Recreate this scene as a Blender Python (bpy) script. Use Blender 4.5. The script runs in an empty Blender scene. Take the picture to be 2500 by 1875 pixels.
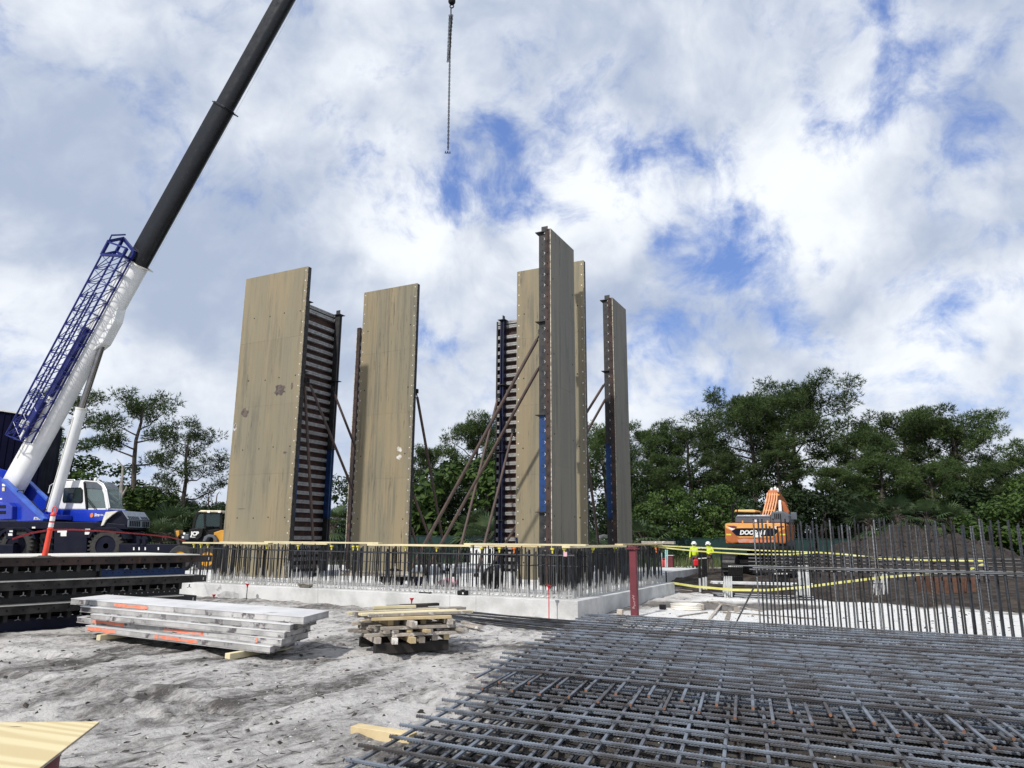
import bpy, bmesh, math, random
import numpy as np
from mathutils import Vector, Matrix
random.seed(7); rng = np.random.default_rng(7)
sc = bpy.context.scene
COL = sc.collection

# ------------------------------------------------------------------ camera
F, H = 1760.0, 1.7                       # focal length in photo pixels (2500 wide), eye height
PITCH, ROLL = math.radians(12.2), math.radians(0.4)
f0 = np.array([0, math.cos(PITCH), math.sin(PITCH)]); u0 = np.array([0, -math.sin(PITCH), math.cos(PITCH)]); r0 = np.array([1., 0, 0])
rr = r0*math.cos(ROLL)+u0*math.sin(ROLL); uu = -r0*math.sin(ROLL)+u0*math.cos(ROLL)
EYE = np.array([0, 0, H])
cam = bpy.data.cameras.new('camera'); cam.sensor_fit = 'HORIZONTAL'; cam.sensor_width = 36; cam.lens = F/2500*36
cam.clip_start = .05; cam.clip_end = 4000
camo = bpy.data.objects.new('camera', cam); COL.objects.link(camo)
camo.matrix_world = Matrix(((rr[0], uu[0], -f0[0], 0), (rr[1], uu[1], -f0[1], 0), (rr[2], uu[2], -f0[2], H), (0, 0, 0, 1)))
sc.camera = camo
sc.render.resolution_x, sc.render.resolution_y = 1024, 768
sc.view_settings.view_transform = 'Standard'; sc.view_settings.look = 'None'
sc.view_settings.exposure = 0.28; sc.view_settings.gamma = 1

def ray(x, y): return f0*F+rr*(x-1250)+uu*(937.5-y)
def atz(x, y, z): d = ray(x, y); return EYE+d*((z-H)/d[2])
def aty(x, y, Y): d = ray(x, y); return EYE+d*(Y/d[1])
def onp(x, y, P, n): d = ray(x, y); return EYE+d*(np.dot(P-EYE, n)/np.dot(d, n))
def proj(p):
    v = np.array(p, float)-EYE; k = v@f0; return 1250+F*(v@rr)/k, 937.5-F*(v@uu)/k

# ------------------------------------------------------------------ footing frame: e1 along its front face, e2 along its right face
E1 = np.array([.8926, -.4509, 0]); E2 = np.array([.4509, .8926, 0]); UP = np.array([0, 0, 1.])
ZS = .38                                  # top of the footing
CT = atz(1410.5, 1467.5, ZS)
def W(x, s, z): p = CT+E1*x+E2*s; p[2] = z; return p
def ons(px, py, s): return onp(px, py, W(0, s, 0), E2)
def onx(px, py, x): return onp(px, py, W(x, 0, 0), E1)

# ------------------------------------------------------------------ sun and sky
SUN = -.14*E1-1.0*E2+1.0*UP; SUN /= np.linalg.norm(SUN)
sl = bpy.data.lights.new('sun', 'SUN'); sl.energy = 3.4; sl.angle = math.radians(2.0); sl.color = (1, .96, .9)
so = bpy.data.objects.new('sun', sl); COL.objects.link(so); so.location = (-20, -20, 40)
so.rotation_euler = Vector(SUN).to_track_quat('Z', 'Y').to_euler()

class NT:
    """small node-tree writer"""
    def __init__(s, tree): s.t = tree; s.n = tree.nodes; s.l = tree.links; s.n.clear()
    def add(s, typ, **kw):
        n = s.n.new(typ)
        for k, v in kw.items():
            if k == 'inp':
                for kk, vv in v.items():
                    if hasattr(vv, 'is_linked') or isinstance(vv, bpy.types.NodeSocket): s.l.new(vv, n.inputs[kk])
                    else: n.inputs[kk].default_value = vv
            else: setattr(n, k, v)
        return n
    def math(s, op, a, b=0.0, c=0.0, clamp=False):
        n = s.add('ShaderNodeMath', operation=op, use_clamp=clamp)
        for i, v in enumerate((a, b, c)):
            if isinstance(v, bpy.types.NodeSocket): s.l.new(v, n.inputs[i])
            else: n.inputs[i].default_value = v
        return n.outputs[0]
    def vmath(s, op, a, b=None):
        n = s.add('ShaderNodeVectorMath', operation=op)
        for i, v in enumerate((a, b)):
            if v is None: continue
            if isinstance(v, bpy.types.NodeSocket): s.l.new(v, n.inputs[i])
            else: n.inputs[i].default_value = v
        return n.outputs[1] if op in ('DOT_PRODUCT', 'LENGTH', 'DISTANCE') else n.outputs[0]
    def mix(s, fac, a, b, mode='MIX'):
        n = s.add('ShaderNodeMix', data_type='RGBA', blend_type=mode)
        for i, v in ((0, fac), (6, a), (7, b)):
            if isinstance(v, bpy.types.NodeSocket): s.l.new(v, n.inputs[i])
            else: n.inputs[i].default_value = v if i == 0 else (v[0], v[1], v[2], 1)
        return n.outputs[2]
    def ramp(s, fac, lo, hi, a=0.0, b=1.0, smooth=True):
        n = s.add('ShaderNodeMapRange', interpolation_type='SMOOTHSTEP' if smooth else 'LINEAR')
        s.l.new(fac, n.inputs[0])
        for i, v in enumerate((lo, hi, a, b)): n.inputs[i+1].default_value = v
        return n.outputs[0]
    def noise(s, vec, scale, detail=4, rough=.55, dist=0.0, dim='3D'):
        n = s.add('ShaderNodeTexNoise', noise_dimensions=dim)
        if vec is not None: s.l.new(vec, n.inputs['Vector'])
        n.inputs['Scale'].default_value = scale; n.inputs['Detail'].default_value = detail
        n.inputs['Roughness'].default_value = rough; n.inputs['Distortion'].default_value = dist
        return n.outputs[0]
    def scale(s, vec, x, y, z):
        n = s.add('ShaderNodeMapping'); s.l.new(vec, n.inputs[0]); n.inputs['Scale'].default_value = (x, y, z); return n.outputs[0]

wd = bpy.data.worlds.new('World'); sc.world = wd; wd.use_nodes = True
w = NT(wd.node_tree)
wd.cycles.sampling_method = 'MANUAL'; wd.cycles.sample_map_resolution = 256
sky = w.add('ShaderNodeTexSky', sky_type='NISHITA', sun_disc=False, sun_elevation=math.asin(SUN[2]), sun_rotation=math.atan2(SUN[0], SUN[1]))
sky.air_density = 1.0; sky.dust_density = .4; sky.ozone_density = 3.0
D = w.add('ShaderNodeTexCoord').outputs['Generated']
sep = w.add('ShaderNodeSeparateXYZ'); w.l.new(D, sep.inputs[0])
zz = w.math('ADD', w.math('MAXIMUM', sep.outputs[2], 0.0), .22)
pl = w.add('ShaderNodeCombineXYZ'); w.l.new(w.math('DIVIDE', sep.outputs[0], zz), pl.inputs[0]); w.l.new(w.math('DIVIDE', sep.outputs[1], zz), pl.inputs[1])
P = pl.outputs[0]
def sky_dir(px, py): d = ray(px, py); d = d/np.linalg.norm(d); return tuple(d)
def warped(scale, amt, detail=5, rough=.6):
    n = w.add('ShaderNodeTexNoise'); w.l.new(D, n.inputs[0]); n.inputs['Scale'].default_value = scale; n.inputs['Detail'].default_value = detail; n.inputs['Roughness'].default_value = rough
    q = w.add('ShaderNodeVectorMath', operation='SCALE'); w.l.new(w.vmath('SUBTRACT', n.outputs['Color'], (.5, .5, .5)), q.inputs[0]); q.inputs['Scale'].default_value = amt
    return w.vmath('NORMALIZE', w.vmath('ADD', D, q.outputs[0]))
DW = warped(3.6, .20, 4, .5); DS = warped(7.0, .13, 4, .5)
def blob(px, py, rad_in, rad_out, tgt=DW):
    c = w.vmath('DOT_PRODUCT', tgt, sky_dir(px, py))
    return w.ramp(c, math.cos(math.radians(rad_out)), math.cos(math.radians(rad_in)))
def gather(items, tgt, sign=1):
    t = None
    for px, py, a, b, k in items:
        v = w.math('MULTIPLY', blob(px, py, a, b, tgt), k); t = v if t is None else w.math('ADD', t, v)
    return t
n1 = w.noise(P, 1.6, 7, .58)
n2 = w.noise(DS, 8.0, 7, .58)
# thickness of the cloud deck: high nearly everywhere, broken by a few gaps
gaps = gather(((1210, 440, 0, 6.5, 0.136), (1300, 330, 0, 6, 0.072), (1080, 400, 0, 6, 0.080), (1700, 600, 0, 5.0, 0.152), (1750, 480, 0, 5, 0.064), (1600, 350, 0, 7, 0.080), (1760, 850, 0, 9, 0.104), (1560, 880, 0, 7, 0.080), (2080, 90, 0, 9, 0.088), (1950, 700, 0, 8, 0.064), (2270, 330, 0, 6, 0.056),
               (2330, 690, 0, 7, 0.072), (1420, 220, 0, 8, 0.056), (880, 330, 0, 6, 0.048), (1180, 900, 0, 6, 0.080), (480, 420, 0, 6, 0.048), (350, 1130, 0, 7, 0.064), (1250, 180, 0, 7, 0.064), (2050, 850, 0, 6, 0.048)), DS)
n6 = w.noise(DW, 13.0, 7, .62)
thick = w.math('ADD', w.math('ADD', w.math('MULTIPLY', n1, .50), w.math('MULTIPLY', n2, .42)), w.math('MULTIPLY', n6, .62))
thick = w.math('SUBTRACT', w.math('SUBTRACT', thick, gaps), .168)
cover = w.ramp(thick, .315, .56)
# shade: broad grey bellies with bright sunlit tops, fine curdled detail
n3 = w.noise(P, 1.1, 5, .52); n4 = w.noise(DW, 5.5, 7, .55); n5 = w.noise(DS, 20., 5, .6)
n4b = w.noise(w.vmath('ADD', DW, (-.01, 0, .05)), 5.5, 7, .55); n7 = w.noise(DS, 12., 5, .5); n7b = w.noise(w.vmath('ADD', DS, (-.006, 0, .024)), 12., 5, .5)
lit = w.math('ADD', w.math('ADD', w.math('MULTIPLY', n3, .55), w.math('MULTIPLY', n4, .50)), w.math('MULTIPLY', n5, .10))
lit = w.math('ADD', lit, w.math('ADD', w.math('MULTIPLY', w.math('SUBTRACT', n4, n4b), .45), w.math('MULTIPLY', w.math('SUBTRACT', n7, n7b), .22)))
lit = w.math('ADD', lit, gather(((800, 40, 0, 11, .12), (1420, 520, 0, 7, .17), (1560, 440, 0, 6, .14), (1960, 470, 0, 9, .19), (1880, 560, 0, 6, .10), (2150, 380, 0, 9, .08), (950, 470, 0, 8, .12), (1100, 520, 0, 6, .10), (2400, 900, 0, 9, .20), (1000, 700, 0, 9, .08), (80, 700, 0, 8, .12), (1150, 1000, 0, 10, .10), (1680, 960, 0, 7, .10), (600, 480, 0, 7, .07), (2300, 600, 0, 9, .05), (90, 60, 0, 8, .06)), DS))
lit = w.math('SUBTRACT', lit, gather(((200, 330, 0, 18, .06), (520, 250, 0, 12, .04), (430, 600, 0, 11, .07), (640, 620, 0, 9, .08), (1150, 620, 0, 7, .06), (1300, 80, 2, 13, .06), (1750, 200, 0, 10, .07), (2460, 1030, 0, 6, .12), (2050, 880, 0, 7, .08), (2430, 480, 0, 9, .06), (870, 760, 0, 7, .06), (1480, 690, 0, 7, .08)), DS))
litr = w.ramp(lit, .35, .88)
ccol = w.mix(litr, (.365, .43, .56), (.81, .84, .875))
skyc = w.mix(1.0, sky.outputs[0], (.105, .108, .115), 'MULTIPLY')
skyb = w.mix(.60, skyc, (.15, .255, .62))
final = w.mix(cover, skyb, ccol)
hz = w.ramp(sep.outputs[2], .0, .25, .45, 0)
final = w.mix(hz, final, (.64, .70, .80))
final = w.mix(1.0, final, (10, 10, 10), 'MULTIPLY')
bg = w.add('ShaderNodeBackground'); w.l.new(final, bg.inputs[0]); bg.inputs[1].default_value = .1
w.l.new(bg.outputs[0], w.add('ShaderNodeOutputWorld').inputs[0])

# ------------------------------------------------------------------ helpers
def tag(o, label=None, cat=None, group=None, kind=None):
    if label: o['label'] = label
    if cat: o['category'] = cat
    if group: o['group'] = group
    if kind: o['kind'] = kind
    return o
def worg(o):
    p = Vector((0, 0, 0))
    while o is not None: p = p+o.location; o = o.parent
    return np.array(p)
def thing(name, label, cat, loc=(0, 0, 0), group=None):
    o = bpy.data.objects.new(name, None); o.empty_display_size = .2; COL.objects.link(o); o.location = tuple(loc)
    return tag(o, label, cat, group)
def link(name, me, m=None, parent=None, loc=None):
    o = bpy.data.objects.new(name, me); COL.objects.link(o)
    if m is not None and not me.materials: me.materials.append(m)
    if parent is not None: o.parent = parent
    if loc is not None: o.location = tuple(loc)
    return o
def copy_tree(o, parent=None):
    c = o.copy(); COL.objects.link(c); c.parent = parent
    for ch in list(o.children): copy_tree(ch, c)
    return c
def unit(v): v = np.array(v, float); return v/np.linalg.norm(v)
def frame(d):
    d = unit(d); a = np.array([0, 0, 1.]) if abs(d[2]) < .95 else np.array([1., 0, 0])
    x = unit(np.cross(a, d)); y = np.cross(d, x); return x, y, d
class MB:
    def __init__(s): s.v = []; s.f = []; s.mi = []; s.cur = 0
    def _add(s, vs, fs):
        b = len(s.v); s.v += [tuple(map(float, p)) for p in vs]; s.f += [tuple(b+i for i in f) for f in fs]; s.mi += [s.cur]*len(fs)
    def box(s, c, size, ax=None):
        """box centred at c; ax = three unit axes"""
        X, Y, Z = ax if ax is not None else (np.array([1., 0, 0]), np.array([0, 1., 0]), UP)
        c = np.array(c, float); hx, hy, hz = [q/2 for q in size]
        vs = [c+X*a*hx+Y*b*hy+Z*d*hz for d in (-1, 1) for a, b in ((-1, -1), (1, -1), (1, 1), (-1, 1))]
        s._add(vs, [(3, 2, 1, 0), (4, 5, 6, 7), (0, 1, 5, 4), (1, 2, 6, 5), (2, 3, 7, 6), (3, 0, 4, 7)]); return s
    def beam(s, p0, p1, w_, h_, up=(0, 0, 1)):
        p0 = np.array(p0, float); p1 = np.array(p1, float); d = unit(p1-p0); sd = unit(np.cross(d, np.array(up, float))); u = np.cross(sd, d)
        return s.box((p0+p1)/2, (np.linalg.norm(p1-p0), w_, h_), (d, sd, u))
    def prism(s, poly, ext):
        """poly: list of 3D points, extruded by vector ext"""
        n = len(poly); ext = np.array(ext, float); poly = [np.array(p, float) for p in poly]
        vs = poly+[p+ext for p in poly]
        s._add(vs, [tuple(range(n-1, -1, -1)), tuple(range(n, 2*n))]+[(i, (i+1) % n, n+(i+1) % n, n+i) for i in range(n)]); return s
    def tube(s, pts, r, n=8, cap=True):
        pts = [np.array(p, float) for p in pts]; rs = r if hasattr(r, '__len__') else [r]*len(pts)
        vs = []; fs = []; px = None
        for i, p in enumerate(pts):
            d = pts[min(i+1, len(pts)-1)]-pts[max(i-1, 0)]
            x, y, d = frame(d)
            if px is not None:
                x = px-d*np.dot(px, d); x = unit(x) if np.linalg.norm(x) > 1e-6 else frame(d)[0]; y = np.cross(d, x)
            px = x
            vs += [p+(x*math.cos(a)+y*math.sin(a))*rs[i] for a in [2*math.pi*k/n for k in range(n)]]
        for i in range(len(pts)-1):
            for k in range(n): fs.append((i*n+k, i*n+(k+1) % n, (i+1)*n+(k+1) % n, (i+1)*n+k))
        if cap: fs += [tuple(range(n-1, -1, -1)), tuple((len(pts)-1)*n+k for k in range(n))]
        s._add(vs, fs); return s
    def lathe(s, c, prof, n=16, axis=(0, 0, 1), cap=True):
        """prof: list of (radius, height) along axis"""
        x, y, d = frame(axis); c = np.array(c, float)
        vs = [c+d*h+(x*math.cos(a)+y*math.sin(a))*max(r, 1e-4) for r, h in prof for a in [2*math.pi*k/n for k in range(n)]]
        fs = [(i*n+k, i*n+(k+1) % n, (i+1)*n+(k+1) % n, (i+1)*n+k) for i in range(len(prof)-1) for k in range(n)]
        if cap: fs += [tuple(range(n-1, -1, -1)), tuple((len(prof)-1)*n+k for k in range(n))]
        s._add(vs, fs); return s
    def ribbon(s, pts, wvec, th=.004):
        """thin strip with real thickness following pts, width vector wvec"""
        for a, b in zip(pts[:-1], pts[1:]):
            a = np.array(a, float); b = np.array(b, float); wv_ = np.array(wvec, float)
            nrm = unit(np.cross(b-a, wv_))*th
            s._add([a, b, b+wv_, a+wv_, a+nrm, b+nrm, b+wv_+nrm, a+wv_+nrm], [(3, 2, 1, 0), (4, 5, 6, 7), (0, 1, 5, 4), (2, 3, 7, 6), (1, 2, 6, 5), (3, 0, 4, 7)])
        return s
    def sphere(s, c, r, n=12, m=8, sq=(1, 1, 1)):
        vs = []; fs = []; c = np.array(c, float)
        for i in range(m+1):
            t = math.pi*i/m
            for k in range(n):
                a = 2*math.pi*k/n; vs.append(c+np.array([r*sq[0]*math.sin(t)*math.cos(a), r*sq[1]*math.sin(t)*math.sin(a), r*sq[2]*math.cos(t)]))
        for i in range(m):
            for k in range(n): fs.append((i*n+k, (i+1)*n+k, (i+1)*n+(k+1) % n, i*n+(k+1) % n))
        s._add(vs, fs); return s
    def mesh(s, name, org=(0, 0, 0), mats=(), smooth=False):
        me = bpy.data.meshes.new(name); o = np.array(org, float)
        me.from_pydata([tuple(np.array(p)-o) for p in s.v], [], s.f)
        for m in mats: me.materials.append(m)
        if len(mats) > 1: me.polygons.foreach_set('material_index', s.mi)
        if smooth: me.polygons.foreach_set('use_smooth', [True]*len(me.polygons))
        bm = bmesh.new(); bm.from_mesh(me); bmesh.ops.recalc_face_normals(bm, faces=bm.faces); bm.to_mesh(me); bm.free()
        if smooth: me.set_sharp_from_angle(angle=math.radians(40))
        return me
    def build(s, name, m, parent=None, org=None, bevel=0, smooth=False):
        """one linked object; verts are world coordinates"""
        base = worg(parent) if parent is not None else np.array(org if org is not None else (0, 0, 0), float)
        me = s.mesh(name, base, m if isinstance(m, (list, tuple)) else [m], smooth)
        o = link(name, me, None, parent)
        if parent is None: o.location = tuple(base)
        if bevel:
            b = o.modifiers.new('bevel', 'BEVEL'); b.width = bevel; b.segments = 2; b.limit_method = 'ANGLE'; b.angle_limit = math.radians(40)
        return o
def text_part(name, txt, size, origin, X, Y, m, parent, ext=.004, shear=0, align='LEFT', bold=0):
    cu = bpy.data.curves.new(name, 'FONT'); cu.body = txt; cu.size = size; cu.extrude = ext; cu.shear = shear; cu.align_x = align; cu.offset = bold
    t = bpy.data.objects.new('t', cu); COL.objects.link(t); bpy.context.view_layer.update()
    me = bpy.data.meshes.new_from_object(t.evaluated_get(bpy.context.evaluated_depsgraph_get())); bpy.data.objects.remove(t); bpy.data.curves.remove(cu)
    X = unit(X); Y = unit(Y); N = np.cross(X, Y); M = Matrix(((X[0], Y[0], N[0], 0), (X[1], Y[1], N[1], 0), (X[2], Y[2], N[2], 0), (0, 0, 0, 1)))
    b = np.array(origin, float)-(worg(parent) if parent is not None else 0)
    me.transform(Matrix.Translation(tuple(b)) @ M)
    me.materials.clear(); me.materials.append(m); me.name = name
    return link(name, me, None, parent)

# ------------------------------------------------------------------ materials
MATS = {}
def mat(name, c1, c2=None, rough=.7, metal=0.0, scale=4.0, stretch=(1, 1, 1), bump=0.0, bscale=30.0, lo=.35, hi=.65, c3=None, s3=9.0, t3=.62, rnd=0.0, spec=.4, detail=6, coat=0.0):
    """procedural surface: two colours by noise, optional third colour as stains, bump, per-object value change"""
    m = bpy.data.materials.new(name); m.use_nodes = True; t = NT(m.node_tree)
    co = t.add('ShaderNodeTexCoord').outputs['Object']
    oi = t.add('ShaderNodeObjectInfo')
    v = t.scale(co, *stretch)
    off = t.add('ShaderNodeVectorMath', operation='SCALE'); cmb = t.add('ShaderNodeCombineXYZ'); t.l.new(oi.outputs['Random'], cmb.inputs[0]); t.l.new(oi.outputs['Random'], cmb.inputs[2])
    t.l.new(cmb.outputs[0], off.inputs[0]); off.inputs['Scale'].default_value = 37.0
    v = t.vmath('ADD', v, off.outputs[0])
    col = None
    n = t.noise(v, scale, detail, .6)
    c2 = c2 or tuple(q*.72 for q in c1)
    col = t.mix(t.ramp(n, lo, hi), c1, c2)
    if c3: col = t.mix(t.ramp(t.noise(v, s3, 7, .65), t3, t3+.1), col, c3)
    if rnd:
        k = t.math('MULTIPLY_ADD', oi.outputs['Random'], 2*rnd, 1-rnd)
        g = t.add('ShaderNodeCombineXYZ'); [t.l.new(k, g.inputs[i]) for i in range(3)]
        col = t.mix(1.0, col, g.outputs[0], 'MULTIPLY')
    b = t.add('ShaderNodeBsdfPrincipled')
    t.l.new(col, b.inputs['Base Color']); b.inputs['Metallic'].default_value = metal
    b.inputs['Specular IOR Level'].default_value = spec; b.inputs['Coat Weight'].default_value = coat; b.inputs['Coat Roughness'].default_value = .12
    t.l.new(t.ramp(n, .3, .7, max(rough-.12, .05), min(rough+.1, 1), False), b.inputs['Roughness'])
    if bump:
        bp = t.add('ShaderNodeBump'); bp.inputs['Strength'].default_value = bump; bp.inputs['Distance'].default_value = .02
        t.l.new(t.noise(co, bscale, 6, .6), bp.inputs['Height']); t.l.new(bp.outputs[0], b.inputs['Normal'])
    t.l.new(b.outputs[0], t.add('ShaderNodeOutputMaterial').inputs[0])
    MATS[name] = m; m['nodes'] = 1
    return m
def glass(name, col, rough=.06, alpha=.35):
    m = bpy.data.materials.new(name); m.use_nodes = True; t = NT(m.node_tree)
    b = t.add('ShaderNodeBsdfPrincipled'); b.inputs['Base Color'].default_value = (*col, 1); b.inputs['Roughness'].default_value = rough; b.inputs['Specular IOR Level'].default_value = .7
    tr = t.add('ShaderNodeBsdfTransparent'); tr.inputs[0].default_value = (.75, .85, .85, 1)
    mx = t.add('ShaderNodeMixShader'); mx.inputs[0].default_value = alpha; t.l.new(tr.outputs[0], mx.inputs[1]); t.l.new(b.outputs[0], mx.inputs[2])
    t.l.new(mx.outputs[0], t.add('ShaderNodeOutputMaterial').inputs[0]); return m
M = {}
M['concrete'] = mat('concrete', (.60, .60, .59), (.44, .44, .43), .85, scale=1.3, bump=.35, bscale=22, c3=(.30, .295, .29), s3=2.3, t3=.63)
M['stain'] = mat('damp_stain', (.30, .295, .285), (.45, .445, .44), .85, scale=7, bump=.3, bscale=30)
M['slab_top'] = mat('slab_top', (.70, .70, .69), (.55, .55, .54), .9, scale=2.5, bump=.8, bscale=9, c3=(.36, .35, .34), s3=5, t3=.66)
def form_face(name, c1, c2, c3, seed):
    """used form plywood: broad faded bands, fine vertical streaks of grey cement bloom, small scuffs"""
    m = bpy.data.materials.new(name); m.use_nodes = True; t = NT(m.node_tree)
    g = t.vmath('ADD', t.add('ShaderNodeNewGeometry').outputs['Position'], (seed, 0, 0)); oi = t.add('ShaderNodeObjectInfo')
    a_ = t.noise(t.scale(g, .9, .9, .12), 1.0, 4, .6); b_ = t.noise(t.scale(g, 6.5, 6.5, .22), 1.0, 6, .70); c_ = t.noise(t.scale(g, 11, 11, .9), 1.0, 6, .75); d_ = t.noise(t.scale(g, 1.1, 1.1, .35), 1.0, 5, .6)
    col = t.mix(t.ramp(a_, .36, .64), c1, c2)
    col = t.mix(t.math('MULTIPLY', t.ramp(b_, .44, .62, 0, .75), t.ramp(d_, .36, .62, .15, .9)), col, c3)
    col = t.mix(t.math('MULTIPLY', t.ramp(c_, .56, .68, 0, .8), t.ramp(d_, .40, .58, .15, 1)), col, tuple(q*.35 for q in c3))
    k = t.math('MULTIPLY_ADD', oi.outputs['Random'], .08, .96); v = t.add('ShaderNodeCombineXYZ'); [t.l.new(k, v.inputs[i]) for i in range(3)]
    col = t.mix(1.0, col, v.outputs[0], 'MULTIPLY')
    p = t.add('ShaderNodeBsdfPrincipled'); t.l.new(col, p.inputs[0]); p.inputs['Roughness'].default_value = .62; p.inputs['Specular IOR Level'].default_value = .3
    t.l.new(p.outputs[0], t.add('ShaderNodeOutputMaterial').inputs[0]); return m
M['ply'] = form_face('form_plywood_face', (.250, .203, .125), (.205, .181, .124), (.115, .110, .088), 0)
M['ply_grey'] = form_face('form_plywood_grey', (.205, .188, .148), (.175, .166, .138), (.105, .103, .09), 40)
M['ply_back'] = mat('plywood_back', (.075, .036, .028), (.045, .025, .022), .75, scale=3, c3=(.12, .08, .065), s3=6, t3=.66, rnd=.15)
M['ply_edge'] = mat('plywood_edge', (.55, .50, .40), (.2, .17, .13), .8, scale=14)
M['patch'] = mat('patch', (.055, .045, .042), (.13, .10, .085), .8, scale=7)
M['patch_light'] = mat('patch_light', (.62, .60, .56), (.36, .33, .28), .8, scale=9)
M['alu'] = mat('aluminium_waler', (.36, .355, .345), (.25, .245, .24), .55, .3, scale=6, c3=(.16, .15, .14), s3=9, t3=.62, rnd=.1)
M['steel_dark'] = mat('dark_steel', (.022, .023, .026), (.045, .042, .04), .55, .2, scale=5, c3=(.10, .055, .035), s3=6, t3=.66, bump=.1)
M['steel_blue'] = mat('blue_steel', (.012, .05, .17), (.01, .035, .11), .45, .1, scale=4, c3=(.04, .05, .07), s3=8, t3=.62)
M['steel_navy'] = mat('navy_steel', (.006, .009, .04), (.004, .006, .02), .5, .1, scale=4, c3=(.03, .03, .035), s3=8, t3=.66)
M['rust'] = mat('rusty_channel', (.060, .036, .030), (.030, .024, .023), .85, .1, scale=3.2, c3=(.13, .062, .036), s3=5, t3=.60, bump=.2, bscale=40)
M['rust_grey'] = mat('weathered_channel', (.055, .049, .045), (.022, .020, .02), .85, .1, scale=4, c3=(.22, .20, .18), s3=8, t3=.63, bump=.25, bscale=30)
M['pipe'] = mat('pipe_brace', (.075, .055, .052), (.11, .075, .06), .6, .2, scale=4, c3=(.22, .2, .19), s3=10, t3=.66)
M['black'] = mat('black', (.007, .007, .008), (.013, .012, .012), .6, scale=5, spec=.2)
M['hole'] = mat('hole', (.008, .008, .008), None, .9)
M['bright'] = mat('bright_zinc', (.72, .71, .70), (.5, .5, .5), .45, .2, scale=9)
M['white'] = mat('white_paint', (.80, .80, .79), (.70, .71, .71), .35, scale=.8, spec=.5, c3=(.5, .5, .48), s3=3, t3=.72)
M['offwhite'] = mat('off_white', (.72, .70, .64), (.6, .57, .5), .6, scale=4)
M['blue'] = mat('crane_blue', (.008, .035, .42), (.006, .026, .30), .3, scale=.6, spec=.5, coat=.3)
M['blue_light'] = mat('crane_blue_flange', (.05, .13, .55), (.04, .10, .42), .4, scale=1)
M['jib'] = mat('jib_blue', (.008, .016, .17), (.006, .012, .11), .4, scale=2)
M['navy'] = mat('carrier_navy', (.0035, .0045, .016), (.006, .007, .017), .55, scale=2, c3=(.014, .014, .014), s3=5, t3=.62, spec=.18)
M['boom_black'] = mat('boom_black', (.011, .0125, .016), (.006, .0065, .008), .36, .1, scale=2.5, c3=(.035, .037, .04), s3=4, t3=.60)
M['chrome'] = mat('cylinder_rod', (.33, .32, .31), (.26, .25, .24), .22, .9, scale=3)
M['tyre'] = mat('tyre', (.026, .026, .027), (.05, .047, .044), .9, scale=5, bump=.3, bscale=30)
M['grille'] = mat('grille_metal', (.30, .34, .38), (.22, .25, .29), .45, .4, scale=8)
M['label_white'] = mat('sticker_white', (.8, .8, .78), (.7, .7, .68), .5)
M['yellow'] = mat('machine_yellow', (.62, .30, .03), (.5, .24, .025), .5, scale=2)
M['cream'] = mat('cream', (.75, .66, .46), None, .5)
M['orange'] = mat('excavator_orange', (.45, .145, .045), (.36, .105, .03), .45, scale=1.2, c3=(.40, .10, .05), s3=3, t3=.66)
M['orange_lt'] = mat('excavator_yellow_orange', (.78, .40, .12), (.70, .33, .09), .45, scale=1.2)
M['pipe_orange'] = mat('pale_orange_pipe', (.78, .40, .22), (.70, .33, .16), .4, scale=3)
M['scuff'] = mat('scuffed_metal', (.45, .30, .26), (.60, .16, .06), .7, scale=5)
M['exgrey'] = mat('excavator_grey', (.10, .115, .135), (.075, .085, .10), .5, scale=2)
M['delin'] = mat('delineator_orange', (.82, .085, .045), (.70, .06, .035), .5, scale=3)
M['reflect'] = mat('reflective_white', (.82, .82, .80), (.7, .7, .7), .4)
M['red'] = mat('red_plastic', (.62, .025, .035), (.5, .02, .03), .45, scale=3)
M['maroon'] = mat('red_primer', (.155, .028, .038), (.115, .022, .030), .6, scale=3, c3=(.22, .09, .08), s3=9, t3=.68)
M['redtape'] = mat('red_tape', (.42, .03, .05), (.25, .015, .03), .5, scale=20)
M['caution'] = mat('caution_tape', (.55, .52, .10), (.66, .64, .34), .45, scale=2)
M['capyellow'] = mat('cap_yellow', (.72, .66, .10), (.6, .55, .08), .5)
M['caporange'] = mat('cap_orange', (.80, .22, .05), None, .5)
M['lumber'] = mat('new_lumber', (.58, .47, .28), (.46, .36, .20), .75, scale=2.5, stretch=(1, 1, 1), c3=(.40, .26, .12), s3=5, t3=.70, rnd=.10)
M['lumber_pale'] = mat('pale_lumber', (.68, .60, .38), (.56, .49, .31), .75, scale=2.5, c3=(.36, .26, .14), s3=3, t3=.70, rnd=.08)
M['lumber_old'] = mat('weathered_lumber', (.36, .32, .27), (.22, .19, .165), .85, scale=6, c3=(.55, .53, .50), s3=6, t3=.54, rnd=.5)
M['lumber_dark'] = mat('dark_lumber', (.018, .016, .015), (.035, .03, .027), .8, scale=5)
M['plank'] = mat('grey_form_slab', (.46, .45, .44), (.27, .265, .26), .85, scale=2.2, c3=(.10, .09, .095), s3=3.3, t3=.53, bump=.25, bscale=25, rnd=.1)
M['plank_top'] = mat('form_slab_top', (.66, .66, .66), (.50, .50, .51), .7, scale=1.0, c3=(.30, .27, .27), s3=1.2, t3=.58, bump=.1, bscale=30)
M['spray'] = mat('orange_spray', (.80, .19, .10), (.62, .30, .22), .7, scale=9)
M['hivis'] = mat('hivis', (.62, .80, .03), (.52, .70, .03), .8, scale=5, bump=.3, bscale=12)
M['trouser'] = mat('work_trousers', (.10, .085, .07), (.065, .055, .048), .9, scale=6)
M['skin'] = mat('skin', (.32, .17, .11), (.28, .14, .09), .6)
M['shirt'] = mat('shirt', (.45, .42, .38), (.35, .32, .3), .9)
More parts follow.
